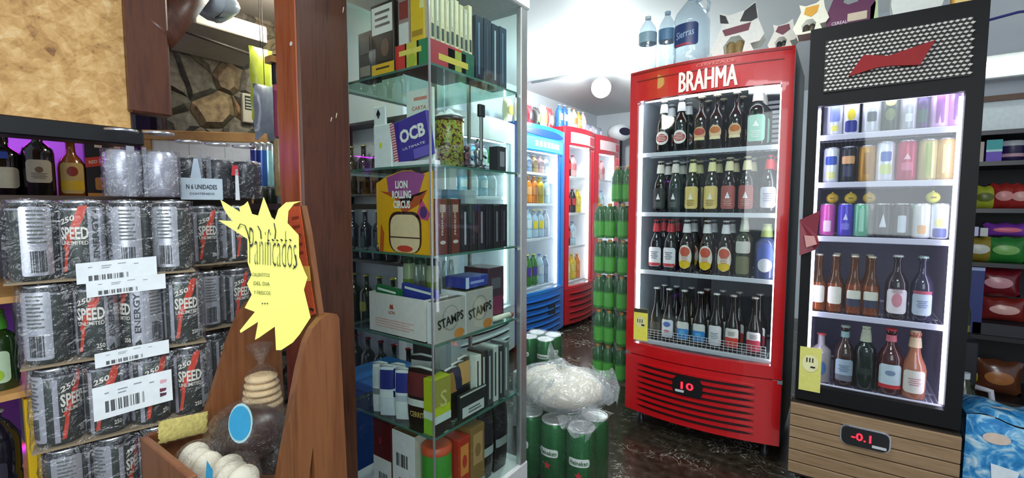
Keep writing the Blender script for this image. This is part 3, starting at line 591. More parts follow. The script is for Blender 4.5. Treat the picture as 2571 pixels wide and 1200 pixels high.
# ---------------------------------------------------------------- glass display cabinet
GX0, GX1, GY0, GY1 = -1.395, -.945, .935, 1.372
t = thing('glass_display_cabinet', 'tall square glass display cabinet with aluminium edges and glass shelves, beside the wooden post', 'cabinet', (-1.17, 1.16, 0))
W = dict(world=True)
b = MB(); b.box((GX0-.01, GY0, 0), (GX1+.01, GY1+.05, .235), mat('#c9ccca', .5), bev=.006); P('base_plinth', b, t, **W)
b = MB(); b.box((GX0-.01, GY0-.01, 1.895), (GX1+.015, GY1+.05, 1.97), mat('#d4d8d6', .45), bev=.005); P('top_board', b, t, **W)
for nm, a, c in (('side_glass', (GX1-.004, GY0+.006, .24), (GX1, GY1, 1.895)), ('front_glass', (GX0, GY0, .24), (GX1-.006, GY0+.004, 1.895)), ('back_glass', (GX0, GY1-.002, .24), (GX1-.006, GY1+.002, 1.895))):
    b = MB()
    (x0, y0, z0_), (x1, y1_, z1_) = a, c
    if nm == 'side_glass': b.add([(x1, y0, z0_), (x1, y1_, z0_), (x1, y1_, z1_), (x1, y0, z1_)], [(0, 1, 2, 3)], M_GLASS)
    else: yy = y0 if nm == 'front_glass' else y1_; b.add([(x0, yy, z0_), (x1, yy, z0_), (x1, yy, z1_), (x0, yy, z1_)], [(0, 1, 2, 3)], M_GLASS)
    P(nm, b, t, **W)
b = MB(); b.box((GX1-.012, GY1, .235), (GX1+.01, GY1+.04, 1.895), M_ALU, bev=.003); P('corner_post', b, t, **W)
b = MB(); b.box((GX1-.004, GY0-.001, .235), (GX1+.001, GY0+.004, 1.895), mat('#c4ccca', .25, .8)); P('corner_trim', b, t, 'thin bright front corner trim', **W)
b = MB(); b.box((GX0, GY1, .235), (GX0+.02, GY1+.03, 1.895), M_ALU).box((-1.19, GY1+.002, .235), (-1.178, GY1+.012, 1.895), M_ALU); P('corner_post', b, t, **W)
for z in (1.598, 1.318, 1.056, .793, .515):
    b = MB(); b.box((GX0+.004, GY0+.005, z-.004), (GX1-.003, GY1-.004, z+.0015), clear('shelf_glass', '#d4e8e0', .5, .05) if 'SG' not in globals() else SG)
    if 'SG' not in globals(): SG = b.mats[0]
    b.box((GX0+.004, GY0+.0035, z-.0045), (GX1-.001, GY0+.0055, z+.002), M_EDGE).box((GX1-.0035, GY0+.004, z-.0045), (GX1-.001, GY1-.002, z+.002), M_EDGE)
    P('glass_shelf', b, t, **W)
    b = MB(); b.box((GX0, GY0+.3*0+.006, z-.012), (GX0+.006, GY1, z-.0045), M_ALU); b.box((GX1-.008, GY1-.01, z-.014), (GX1, GY1, z-.0045), TIN); P('shelf_clip', b, t, **W)
S1, S2, S3, S4, S5, S6 = 1.5996, 1.3196, 1.0576, .7946, .5166, .236
class Bx:
    """box-like goods with printed faces; L prints on the face towards -y, R on the face towards +x"""
    def __init__(s, x0, x1, y0, y1, z0, z1, m, bev=.001):
        s.b = MB(); s.q = (x0, x1, y0, y1, z0, z1); s.b.box((x0, y0, z0), (x1, y1, z1), m if not isinstance(m, str) else mat(m, .45), bev=bev)
    def L(s, u0, u1, v0, v1, col, k=1, emit=0):
        x0, x1, y0, y1, z0, z1 = s.q; m = col if not isinstance(col, str) else mat(col, .5); y = y0-.0004*k
        s.b.add([(x0+(x1-x0)*u0, y, z0+(z1-z0)*v0), (x0+(x1-x0)*u1, y, z0+(z1-z0)*v0), (x0+(x1-x0)*u1, y, z0+(z1-z0)*v1), (x0+(x1-x0)*u0, y, z0+(z1-z0)*v1)], [(0, 1, 2, 3)], m); return s
    def R(s, u0, u1, v0, v1, col, k=1):
        x0, x1, y0, y1, z0, z1 = s.q; m = col if not isinstance(col, str) else mat(col, .5); x = x1+.0004*k
        s.b.add([(x, y0+(y1-y0)*u0, z0+(z1-z0)*v0), (x, y0+(y1-y0)*u1, z0+(z1-z0)*v0), (x, y0+(y1-y0)*u1, z0+(z1-z0)*v1), (x, y0+(y1-y0)*u0, z0+(z1-z0)*v1)], [(0, 1, 2, 3)], m); return s
    def LP(s, pts, col, k=2):
        x0, x1, y0, y1, z0, z1 = s.q; y = y0-.0004*k
        s.b.patch([(x0+(x1-x0)*a, z0+(z1-z0)*c) for a, c in pts], mat(col, .5), lambda u, v: (u, y, v), 1); return s
    def RP(s, pts, col, k=2):
        x0, x1, y0, y1, z0, z1 = s.q; x = x1+.0004*k
        s.b.patch([(y0+(y1-y0)*a, z0+(z1-z0)*c) for a, c in pts], mat(col, .5), lambda u, v: (x, u, v), 1); return s
    def LT(s, tx, uc, vc, w_, h, col, rot=0, k=3, bold=.01):
        x0, x1, y0, y1, z0, z1 = s.q; y = y0-.0004*k; dx, dz = x1-x0, z1-z0
        s.b.text(tx, w_*(dz if rot else dx), h*(dx if rot else dz), mat(col, .5), lambda u, v: (x0+dx*uc+u, y, z0+dz*vc+v), bold, rot); return s
    def RT(s, tx, uc, vc, w_, h, col, rot=0, k=3, bold=.01):
        x0, x1, y0, y1, z0, z1 = s.q; x = x1+.0004*k; dy, dz = y1-y0, z1-z0
        s.b.text(tx, w_*(dz if abs(rot) > 1 else dy), h*(dy if abs(rot) > 1 else dz), mat(col, .5), lambda u, v: (x, y0+dy*uc+u, z0+dz*vc+v), bold, rot); return s
    def lines(s, face, u0, u1, v0, v1, n, col):
        for i in range(n):
            v = v0+(v1-v0)*(i+.25)/n; e = u1-(u1-u0)*(.12 if i % 3 else .3)*(i % 2)
            getattr(s, face)(u0, e, v, v+(v1-v0)*.4/n, col, 3)
        return s
    def bars(s, face, u0, u1, v0, v1, col='#1c1c20', n=16):
        rr = random.Random(int(u0*100+v0*37))
        for i in range(n):
            if rr.random() < .78: u = u0+(u1-u0)*i/n; getattr(s, face)(u, u+(u1-u0)/n*rr.choice((.35, .6, .8)), v0, v1, col, 3)
        return s
    def tr(s, M):
        s.b.v = [tuple(M @ Vector(p)) for p in s.b.v]; return s
    def done(s, name, label, cat, group=None): return single(s.b, name, label, cat, None, group)
def about(x, y, rz): return T(x, y, 0, rz) @ Matrix.Translation((-x, -y, 0))
G1 = 'boxes and packets on the top cabinet shelf'
Bx(-1.29, -1.225, .96, 1.0, S1, 1.752, '#2a2a28').L(.1, .9, .1, .3, '#8a8478').L(.15, .85, .55, .9, '#4c4a44').done('tobacco_box', 'small dark grey box at the far left of the top cabinet shelf', 'box')
q = Bx(-1.212, -1.108, .95, .985, S1, 1.815, '#1a1410'); q.L(.04, .96, .58, .96, '#eeeae4').L(0, 1, 0, .17, '#f0b81c').L(.1, .9, .2, .56, '#2c2018', 1).LP(oval(.35, .25, 14, .62, .38), '#6a4a3a').lines('L', .2, .85, .66, .92, 3, '#5a5450').lines('L', .2, .8, .08, .14, 1, '#3a2c10')
q.done('tobacco_display_card', 'black upright display box with white text panel and yellow foot, top cabinet shelf', 'display box')
q = Bx(-1.098, -.960, .947, 1.145, S1, 1.672, '#c22a24'); q.L(0, .35, 0, 1, '#d42a22').L(.3, .72, 0, 1, '#d8c83c').L(.66, 1, 0, 1, '#1a8050').L(.12, .8, .55, .75, '#ecd860', 2).LP(oval(.3, .5, 12, .5, .3), '#b0b830', 3)
q.R(0, .55, 0, 1, '#a82c38').R(.4, .8, 0, .9, '#98a03c').R(.7, 1, 0, 1, '#1c6048').R(.2, .85, .3, .55, '#d0b848', 2).done('rolling_paper_tray', 'low red, yellow and green display tray at the cabinet corner, top shelf', 'display box')
Bx(-1.092, -1.045, .955, .99, 1.6725, 1.84, '#a08880').L(.1, .9, .45, .75, '#8c2c24').L(.05, .95, .02, .38, '#e0dcd8', 2).done('wrap_packet', 'red-brown and white packet standing in the corner tray', 'packet')
Bx(-1.04, -.985, .955, .98, 1.6725, 1.835, '#ecc01c').L(.1, .9, .1, .2, '#b08810').L(.7, 1, .55, 1, '#f0e49c').done('wrap_packet', 'yellow packet standing in the corner tray', 'packet')
for i in range(9):
    y = .958+.0205*i; c = ('#cfc4a0', '#b8b49c', '#d8cfa8')[i % 3]
    Bx(-1.0, -.962, y, y+.017, 1.6725, 1.82-.006*(i % 4), c).R(.2, .8, .05, .3, '#33443c').R(.3, .6, .4, .9, '#e8e0c0').done('cigar_wrap_packet', 'upright cream packet, %s from the front corner in the tricolour tray' % ('first', 'second', 'third', 'fourth', 'fifth', 'sixth', 'seventh', 'eighth', 'ninth')[i], 'packet', 'cream packets in the corner tray')
for i in range(4):
    y = 1.152+.042*i; Bx(-1.02, -.958, y, y+.038, S1, 1.80+.004*(i % 2), ('#1c2c3c', '#20303f', '#1a2838', '#24384a')[i]).R(.3, .5, .1, .9, ('#5c7c98', '#2e4458', '#9cb4c4', '#4c6a80')[i]).R(.1, .9, .0, .06, '#0c141c').done('navy_tall_box', 'tall navy box, %s from the near corner on the top cabinet shelf' % ('nearest', 'second', 'third', 'furthest')[i], 'box', 'navy boxes on the top cabinet shelf')
# shelf two
t = thing('playing_card_stand', 'white ace-of-spades card stand with a yellow drop, second cabinet shelf', 'card', (-1.175, .962, S2))
b = MB(); b.box((-1.218, .955, S2), (-1.132, .967, 1.455), WHITE, bev=.003); b.box((-1.218, .957, 1.45), (-1.16, .965, 1.512), WHITE, bev=.003); P('card_body', b, t, **W)
b = MB(); sp = [(0, .016), (.009, .002), (.007, -.006), (.002, -.004), (.004, -.012), (-.004, -.012), (-.002, -.004), (-.007, -.006), (-.009, .002)]; b.patch([(-1.192+a, 1.487+c) for a, c in sp], BLACK, lambda u, v: (u, .9545, v), 1)
b.patch(oval(.014, .02, cx=-1.183, cz=1.39), mat('#e8e23c', .5), lambda u, v: (u, .9545, v), 1); P('printed_symbols', b, t, **W)
q = Bx(-1.118, -.958, .955, .972, S2+.018, 1.465, '#3a2c98', bev=.002); q.L(0, .13, 0, 1, '#c04858')
for i in range(16): q.L(.01, .12, i/16, i/16+.03, '#e8d8dc', 2)
q.LT('OCB', .58, .6, .68, .32, '#f4f0ec', bold=.04).LT('ULTIMATE', .58, .3, .6, .055, '#e4e0ec').L(.55, 1, 0, .22, '#6c5cc0', 1)
q.tr(Matrix.Translation((-1.04, 0, 1.33)) @ Matrix.Rotation(-.17, 4, 'Y') @ Matrix.Translation((1.04, 0, -1.33))).done('rolling_paper_box', 'purple-blue box with large white letters leaning in the cabinet, second shelf', 'box')
Bx(-1.12, -.96, .952, .99, S2, S2+.014, '#e8e6ea').done('white_flat_box', 'flat white box lying under the purple rolling-paper box', 'box')
Bx(-1.085, -.975, .975, .985, S2, 1.545, '#dfe9dd').L(.3, .8, .86, .9, '#d88c78', 2).LT('CARTA', .5, .76, .55, .05, '#cc7460').lines('L', .15, .85, .45, .68, 5, '#9aaa98').done('white_notice_card', 'pale tall notice card with small red lettering behind the purple box', 'card')
JY = atx(1128, 340, -1.0).y
t = thing('patterned_grinder_jar', 'round jar with green and yellow leaf pattern at the cabinet corner, second shelf', 'jar', (-1.005, JY, S2))
m, nt, bb, mp = base('leafpattern', .3); n = noise(nt, mp, 55, 3, 2); r = ramp(nt, ((.35, '#1c1610'), (.45, '#5a2c18'), (.52, '#a8a030'), (.62, '#5c8c28'), (.75, '#1a2c14')), n.outputs['Fac']); nt.links.new(r.outputs[0], bb.inputs['Base Color'])
b = MB(); b.lathe([(.045, 0), (.049, .004), (.049, .138), (.046, .142)], m, 30, (-1.005, JY, S2)); P('jar_body', b, t, **W)
b = MB(); b.lathe([(.05, .1425), (.05, .15), (.046, .153)], mat('#2c241c', .4), 30, (-1.005, JY, S2)); P('lid', b, t, **W)
b = MB(); b.grid(8, 6, lambda u, v: (-1.05+.09*u, JY-.035+.07*v, S2+.156+.028*math.sin(PI*u)*math.sin(PI*v)*(.7+.4*math.sin(17*u+9*v))), mat('#e4ecee', .5), False); b.box((-1.045, JY-.03, S2+.1535), (-.965, JY+.03, S2+.157), WHITE)
single(b, 'crumpled_white_bag', 'small crumpled white bag on top of the leaf-patterned jar', 'bag')
Bx(-1.16, -1.13, 1.10, 1.19, S2, 1.42, '#eceef0').R(0, 1, .62, 1, '#c43c44').R(.1, .2, .65, 1, '#f0e4e4', 2).R(.5, .6, .65, 1, '#f0e4e4', 2).RT('D1C', .5, .35, .7, .2, '#3c4450', bold=.02).done('striped_box', 'white box with red striped top behind the figurines', 'box')
SK = mat('#8a8c90', .28, .85)
def figurine(name, lab, x, y, z, h, m, dark):
    t = thing(name, lab, 'figurine', (x, y, z)); b = MB()
    b.lathe([(.2*h, 0), (.22*h, .03*h), (.2*h, .1*h), (.12*h, .13*h)], dark, 16, (x, y, z), sx=.9); P('pedestal', b, t, **W)
    b = MB(); b.lathe([(.1*h, .12*h), (.15*h, .25*h), (.13*h, .4*h), (.17*h, .52*h), (.1*h, .62*h), (.06*h, .66*h)], m, 14, (x, y, z), sx=.8)
    b.tube([(x, y-.12*h, z+.5*h), (x+.1*h, y-.2*h, z+.38*h), (x+.16*h, y-.05*h, z+.3*h)], .035*h, m); b.tube([(x, y+.12*h, z+.5*h), (x+.12*h, y+.2*h, z+.36*h), (x+.16*h, y+.05*h, z+.42*h)], .035*h, m)
    b.tube([(x+.02*h, y-.08*h, z+.14*h), (x+.15*h, y-.14*h, z+.16*h)], .04*h, m); b.tube([(x+.02*h, y+.08*h, z+.14*h), (x+.15*h, y+.14*h, z+.16*h)], .04*h, m); P('body', b, t, **W)
    b = MB(); b.lathe([(.03*h, .64*h), (.09*h, .68*h), (.12*h, .76*h), (.11*h, .84*h), (.05*h, .9*h)], m, 14, (x, y, z)); b.box((x+.085*h, y-.05*h, z+.74*h), (x+.118*h, y-.015*h, z+.79*h), DARK).box((x+.085*h, y+.015*h, z+.74*h), (x+.118*h, y+.05*h, z+.79*h), DARK)
    b.box((x+.06*h, y-.04*h, z+.67*h), (x+.105*h, y+.04*h, z+.69*h), DARK); P('head', b, t, **W); return t
figurine('skull_figurine', 'small dark reddish figurine beside the leaf-patterned jar', -.985, 1.135, S2, .085, mat('#5a3438', .35, .4), DARK)
f_ = figurine('skull_figurine', 'silver grey seated figurine holding a tall guitar-like neck, second cabinet shelf', -.99, 1.20, S2, .115, SK, mat('#54565a', .4, .6))
b = MB(); b.box((-.97, 1.18, S2+.03), (-.962, 1.193, S2+.2), SK, bev=.002); b.box((-.973, 1.173, S2+.17), (-.96, 1.201, S2+.21), mat('#3c3c40', .4, .6), bev=.002); P('guitar_neck', b, f_, **W)
Bx(-1.0, -.96, 1.27, 1.315, S2, 1.405, '#34323a').R(.2, .8, .2, .8, '#8c8a94').done('small_grey_box', 'small dark grey box at the far right of the second cabinet shelf', 'box')
# shelf three
t = thing('arched_display_box', 'large yellow display box with arched purple top and stacked white lettering, third cabinet shelf', 'display box', (-1.08, .97, S3))
b = MB(); x0, x1 = -1.205, -.956; ou = [(x0+.01, S3), (x1, S3), (x1, S3+.245), (x1-.05, S3+.235), (x1-.09, S3+.25), (x0+.12, S3+.25), (x0+.05, S3+.235), (x0, S3+.215), (x0, S3+.03)]
b.prism([(a, .952, c) for a, c in ou], (0, .004, 0), mat('#e8a818', .4)); b.box((x0+.03, .956, S3), (x1-.05, .99, S3+.2), mat('#c88c18', .5)); P('box_shell', b, t, **W)
b = MB(); fl = lambda k: (lambda u, v: (u, .952-.0004*k, v))
b.patch([(x0+.05, S3+.232), (x0+.12, S3+.247), (x1-.09, S3+.247), (x1-.03, S3+.235), (x1-.06, S3+.17), (-1.08, S3+.15), (x0+.06, S3+.18)], mat('#9c4a8c', .5), fl(1), 1)
b.patch([(x0+.02, S3+.19), (x0+.09, S3+.165), (-1.08, S3+.12), (x1-.05, S3+.15), (x1-.02, S3+.19), (x1-.05, S3+.175), (-1.08, S3+.165), (x0+.07, S3+.185)], mat('#b84c20', .5), fl(2), 1)
b.patch([(x1-.045, S3+.165), (x1-.01, S3+.12), (x1-.02, S3+.1), (x1-.07, S3+.11)], mat('#c8487c', .5), fl(2), 1); b.patch(oval(.03, .035, cx=x1-.037, cz=S3+.125), mat('#4c2c6c', .5), fl(3), 1)
b.patch(rrect(.145, .125, .3, cx=-1.075, cz=S3+.064), mat('#3a2018', .5), fl(2), 1); b.patch(rrect(.13, .115, .3, cx=-1.075, cz=S3+.06), mat('#e4c8a0', .5), fl(3), 1)
b.patch(oval(.07, .02, cx=-1.075, cz=S3+.014), mat('#c83c28', .5), fl(4), 1); b.patch([(-1.14, S3+.046), (-1.01, S3+.046), (-1.01, S3+.05), (-1.14, S3+.05)], mat('#4a2c20', .5), fl(4), 1)
for i, tx in enumerate(('LION', 'ROLLING', 'CIRCUS')): b.text(tx, (.055, .085, .075)[i], .024, mat('#f6f0ec', .5), lambda u, v, i=i: (-1.085+u, .9496, S3+.208-.03*i+v), .04)
b.patch([(x0+.012, S3), (x0+.03, S3), (x0+.035, S3+.06), (x0+.02, S3+.09)], mat('#c0581c', .5), fl(2), 1); P('printed_front', b, t, **W)
for i in range(2):
    y = .962+.055*i; Bx(-1.0, -.95, y, y+.048, S3, 1.222, '#6a2c1c').R(0, .12, 0, 1, '#2c1410').R(.86, 1, 0, 1, '#2c1410').RT('PREMIUM', .45, .55, .4, .16, '#e0c8b8', rot=PI/2).RP(oval(.5, .07, 14, .5, .22), '#c0b4ac').R(.25, .75, .76, .9, '#a89080', 2).done('cigar_box', 'dark rust-red slim box, %s of the pair beside the yellow display' % ('left', 'right')[i], 'box', 'rust-red boxes on the third cabinet shelf')
for i in range(6):
    y = 1.076+.041*i; Bx(-1.05, -.957, y, y+.037, S3, 1.205+.003*(i % 2), ('#15131a', '#181418', '#1c1620')[i % 3]).R(.35, .6, .15, .85, ('#a8a4b0', '#3c3844', '#8c8894', '#2c2834', '#74707c', '#4c4854')[i]).R(.1, .2, .1, .9, '#3a3440').done('black_slim_box', 'black slim box with silver strip, %s in the row on the third cabinet shelf' % ('first', 'second', 'third', 'fourth', 'fifth', 'last')[i], 'box', 'black slim boxes on the third cabinet shelf')
for i in range(4): Bx(-1.22+.02*i, -1.17+.02*i, 1.06+.07*i, 1.12+.07*i, S3, 1.26, ('#a8c4dc', '#c4d4e4', '#7ca4c8', '#d4dce4')[i]).R(.1, .9, .4, .6, '#5c88b4').R(.2, .8, .75, .85, '#e4ecf4').done('pale_blue_carton', 'pale blue carton, %s in the back row of the third cabinet shelf' % ('first', 'second', 'third', 'fourth')[i], 'carton', 'pale blue cartons in the cabinet')
# shelf four
t = thing('open_white_box', 'open white cardboard box with faint red printing, fourth cabinet shelf', 'box', (-1.11, 1.0, S4))
b = MB(); x0, x1, y0, y1_, h = -1.25, -.992, .95, 1.05, .128; C_ = mat('#e2dbd8', .55)
b.box((x0, y0, S4), (x1, y0+.003, S4+h), C_).box((x0, y1_-.003, S4), (x1, y1_, S4+h), C_).box((x0, y0+.003, S4), (x0+.003, y1_-.003, S4+h), C_).box((x1-.003, y0+.003, S4), (x1, y1_-.003, S4+h), C_).box((x0, y0, S4), (x1, y1_, S4+.002), C_); P('box_body', b, t, **W)
b = MB(); f0 = lambda u, v: (u, y0-.0006, v); b.text('LION', .03, .010, mat('#b04838', .5), lambda u, v: (-1.14+u, y0-.0006, S4+.072+v), .02); b.patch([(-1.15, S4+.083), (-1.13, S4+.083), (-1.135, S4+.1), (-1.14, S4+.094), (-1.146, S4+.1)], mat('#b04838', .5), f0, 1)
for i in range(4): b.box((-1.22, y0-.0006, S4+.045-.008*i), (-1.04-.02*(i % 2), y0-.0001, S4+.048-.008*i), mat('#e0a8a4', .6))
P('printed_front', b, t, **W)
for (xa, xb_, zz, c, lb, ya) in ((-1.24, -1.13, .148, '#1c6a3a', 'green packet sticking out of the open white box', .96), (-1.15, -1.0, .158, '#2c3c98', 'blue packet sticking out of the open white box', .99)):
    q = Bx(xa, xb_, ya, ya+.02, S4+.004, S4+zz, c); q.L(.1, .9, .9, .95, '#e0e8e0').tr(Matrix.Translation((xa, 0, S4)) @ Matrix.Rotation(.08, 4, 'Y') @ Matrix.Translation((-xa, 0, -S4+.004))).done('rolling_paper_packet', lb, 'packet')
for i, (ya, yb_, h) in enumerate(((-.984, .952, .125), (-1.06, 1.09, .135))):
    q = Bx(ya, -.952, yb_, 1.085 if i == 0 else 1.228, S4, S4+h, '#a9a49c'); q.L(0, 1, 0, 1, '#e6e6ea'); q.b.box((ya+.004, q.q[2]+.004, S4+h), (-.952-.004, q.q[3]-.004, S4+h+.0006), mat('#5c5850', .6))
    q.RP(oval(.55, .62, 24, .5, .55), '#85807a', 1).RP(oval(.5, .56, 24, .5, .55), '#a9a49c', 2).RT('STAMPS', .5, .5, .86, .23, '#1c1a18', rot=.14, k=4, bold=.025).RP(oval(.34, .24, 12, .78, .12), '#c07a34', 3)
    q.done('lettered_box', 'grey box with bold black lettering, %s of the two on the fourth shelf' % ('nearer', 'further')[i], 'box', 'grey lettered boxes on the fourth cabinet shelf')
Bx(-1.05, -.962, 1.10, 1.215, S4+.142, S4+.178, '#2c3c94').R(.0, .14, 0, 1, '#b8c4e0').R(.2, .8, .35, .6, '#8c98d0').done('blue_flat_packet', 'blue flat packet lying on the further grey lettered box', 'packet')
for i in range(6):
    y = 1.075+.034*i; x = -1.16; b = MB(); b.lathe([(.011, 0), (.012, .01), (.012, .17), (.009, .20), (.006, .21)], clear('tube_glass', '#dfe6ea', .9, .12, .05, .12) if i == 0 else TG, 12, (x, y, S4+.0005)); TG = b.mats[0]
    b.box((x-.006, y-.006, S4+.02), (x+.006, y+.006, S4+.15), mat(('#3c2c2c', '#705c58', '#1c2420', '#6c6064', '#404448', '#2c2424')[i], .5)); single(b, 'glass_tube', 'clear upright tube, %s from the left in the back of the fourth shelf' % ('first', 'second', 'third', 'fourth', 'fifth', 'sixth')[i], 'tube', None, 'clear tubes in the cabinet')
for i in range(3):
    x = -1.245+.058*i; y = 1.12; t = thing('green_lid_jar', 'clear jar with dark green lid, %s of three behind the white box' % ('left', 'middle', 'right')[i], 'jar', (x, y, S4), 0, 'green-lidded jars in the cabinet')
    b = MB(); b.lathe([(.02, 0), (.022, .005), (.022, .19), (.018, .205)], mat('#bcc8a0', .3), 16, (x, y, S4)); b.lathe([(.0225, .12), (.0225, .15)], mat('#7c9c38', .4), 16, (x, y, S4), caps=False); P('jar_body', b, t, **W)
    b = MB(); b.lathe([(.02, .206), (.02, .222), (.017, .226)], mat('#1e4a38', .4), 16, (x, y, S4)); P('lid', b, t, **W)
Bx(-1.1, -.99, 1.25, 1.34, S4, S4+.19, '#4a2c3c').R(.1, .9, .1, .45, '#7c2c4c').R(.2, .8, .6, .8, '#5c5c64').done('dark_plum_box', 'dark plum box at the far end of the fourth cabinet shelf', 'box')
b = MB(); b.tube([(-.98, 1.245, S4+.011), (-.97, 1.355, S4+.011)], .01, mat('#e0dcc8', .5), 12); b.tube([(-.9705, 1.35, S4+.011), (-.9695, 1.362, S4+.011)], .0105, mat('#8c5440', .5), 12); single(b, 'white_roll', 'thin white paper roll lying at the end of the fourth cabinet shelf', 'roll')
# shelf five: tobacco pouches
def pouch(x, y, z, w_, h, th, rz, cols, lab, grp='tobacco pouches on the fifth cabinet shelf', txt=None):
    """cols: base, upper, band"""
    t = thing('tobacco_pouch', lab, 'pouch', (x, y, z), rz, grp); b = MB()
    def fn(s): return lambda u, v: ((u-.5)*w_, s*(th/2*(1-abs(2*v-1)**3*.8)*(1-abs(2*u-1)**4*.5)), v*h)
    b.grid(8, 8, fn(-1), mat(cols[0], .28, spec=.7)); b.grid(8, 8, fn(1), mat(cols[0], .28, spec=.7)); P('pouch_body', b, t)
    b = MB(); f = lambda k: (lambda u, v: (u, -(th/2*(1-abs(2*(v/h)-1)**3*.8)*(1-abs(2*(u/w_+.5)-1)**4*.5))-.0008*k, v))
    b.patch([(-.46*w_, .55*h), (.46*w_, .55*h), (.46*w_, .93*h), (-.46*w_, .93*h)], mat(cols[1], .35), f(1), 3); b.patch([(-.47*w_, .38*h), (.47*w_, .38*h), (.47*w_, .5*h), (-.47*w_, .5*h)], mat(cols[2], .45), f(1.2), 3)
    if txt: b.text(txt, w_*.7, h*.1, mat('#d8b868', .5), lambda u, v: f(2.5)(u, .24*h+v), .02)
    P('printed_front', b, t)
    b = MB(); b.tube([(-.46*w_, -.001, h), (0, -.004, h*1.03), (.46*w_, -.001, h)], .004, mat('#d4d4d0', .35)); P('folded_top', b, t); return t
pp = [(-1.225, .97, .052, .165, '#e4e8e8', '#ccd4d4', '#7c8484', 'white'), (-1.185, .965, .05, .165, '#dfe6f0', '#2a3480', '#e8ecf0', 'blue and white'), (-1.155, .985, .05, .17, '#d4d8e0', '#242c70', '#1c2450', 'navy and white'), (-1.12, .975, .05, .165, '#e8ecf0', '#303a8c', '#c0c8d4', 'bright blue')]
for i, (x, y, w_, h, c0, c1, c2, nm) in enumerate(pp): pouch(x, y, S5, w_, h, .022, .5, (c0, c1, c2), nm+' tobacco pouch, %s from the left on the fifth cabinet shelf' % ('first', 'second', 'third', 'fourth')[i])
pouch(-1.035, .975, S5, .095, .185, .04, .18, ('#1c1410', '#6c2c2c', '#dcdcd8'), 'large black and dark red pouch with white band at the cabinet corner', txt='CERRITO')
pouch(-1.09, 1.03, S5, .08, .2, .03, .3, ('#20202a', '#c8c8c8', '#e4e4e0'), 'black and silver pouch behind the large corner pouch')
Bx(-1.0, -.956, .948, 1.02, S5, S5+.17, '#b8c424').L(0, 1, 0, .35, '#8cc034').L(0, 1, .28, .42, '#d0dcd0', 2).R(0, 1, .5, 1, '#9c9440').R(0, 1, .0, .2, '#2c2420').R(0, 1, .2, .34, '#c8d4d0').RT('S', .55, .62, .4, .3, '#c8c078').done('lime_tobacco_box', 'lime yellow-green box at the front corner of the fifth cabinet shelf', 'box')
for i in range(3): pouch(-.99, 1.055+.03*i, S5, .06, .17+.01*i, .02, PI/2, (('#2c2018', '#1c2034', '#302c28')[i], ('#a87840', '#2c3048', '#c89858')[i], '#181818'), 'dark tobacco pouch with %s top, behind the lime box' % ('orange', 'navy', 'gold')[i])
q = Bx(-.968, -.954, 1.06, 1.19, S5, S5+.085, '#262a28'); q.R(.08, .92, .1, .5, '#c8ccc8').lines('R', .3, .8, .18, .42, 2, '#5a5e5a').R(0, 1, .93, 1, '#c0c0b8').done('silver_edge_packet', 'low black packet with silver label leaning at the front of the fifth shelf', 'packet')
for i in range(6):
    y = 1.15+.032*i; c = ('#d8dcd4', '#2a2826', '#44484a', '#c4c8c0', '#34383a', '#6a6e6c')[i]
    Bx(-1.03, -.962, y, y+.026, S5+.0002, S5+.19+.006*(i % 2), c).R(.15, .45, .1, .9, ('#3c4040', '#c8ccc8', '#b8bcb8', '#3c3c38', '#a8aca8', '#c8ccc8')[i]).done('upright_tobacco_packet', '%s upright packet, %s in the row on the fifth shelf' % (('pale', 'black', 'charcoal', 'cream', 'dark', 'mid grey')[i], ('first', 'second', 'third', 'fourth', 'fifth', 'last')[i]), 'packet', 'upright packets on the fifth cabinet shelf')
# shelf six
q = Bx(-1.245, -1.155, .95, 1.05, S6, S6+.27, '#5c1418'); q.L(0, 1, 0, .5, '#e6e2e0').bars('L', .2, .8, .1, .32).LP(oval(.2, .1, 10, .4, .72), '#8c2428').done('maroon_box', 'maroon and white tall box at the left of the bottom cabinet shelf', 'box')
q = Bx(-1.15, -1.045, .95, 1.08, S6, S6+.25, '#e9e4e6'); q.b.box((-1.147, .953, S6+.25), (-1.048, 1.077, S6+.2506), mat('#6a4a2c', .5)); q.bars('L', .2, .7, .55, .72).lines('L', .3, .8, .3, .42, 3, '#c87888').L(0, 1, 0, .28, '#2c2428').R(0, 1, 0, 1, '#c8c0b4').done('white_barcode_box', 'white box with barcode and brown top, bottom cabinet shelf', 'box')
t = thing('green_tobacco_can', 'round green can with orange-red lid at the front corner, bottom cabinet shelf', 'can', (-1.0, 1.0, S6)); b = MB(); b.lathe([(.045, 0), (.047, .005), (.047, .2), (.045, .205)], mat('#3c8c2c', .35), 26, (-1.0, 1.0, S6)); b.lathe([(.0475, .06), (.0475, .13)], mat('#6cb83c', .35), 26, (-1.0, 1.0, S6), caps=False); P('can_body', b, t, **W)
b = MB(); b.lathe([(.048, .2055), (.048, .222), (.04, .228)], mat('#c8502c', .35), 26, (-1.0, 1.0, S6)); P('lid', b, t, **W)
for i, (y, w_, c, c2, h, nm) in enumerate(((1.055, .055, '#b83420', '#e08c3c', .22, 'red'), (1.115, .07, '#8c6a3c', '#b8905c', .235, 'brown kraft'), )): Bx(-1.03, -.957, y, y+w_, S6, S6+h, c).R(.15, .85, .45, .9, c2).RP(oval(.4, .2, 12, .5, .65), c, 2).R(0, 1, 0, .2, '#a8b4b0', 2).done('tobacco_box', nm+' tobacco box on the bottom cabinet shelf', 'box')
pouch(-.99, 1.225, S6, .075, .25, .04, PI/2, ('#17161a', '#24222a', '#a8b4b0'), 'tall black pouch with white curled top, left one on the bottom shelf', 'black pouches on the bottom shelf')
pouch(-.99, 1.31, S6, .075, .255, .04, PI/2, ('#141418', '#201e26', '#8c9490'), 'tall black pouch with white curled top, right one on the bottom shelf', 'black pouches on the bottom shelf')
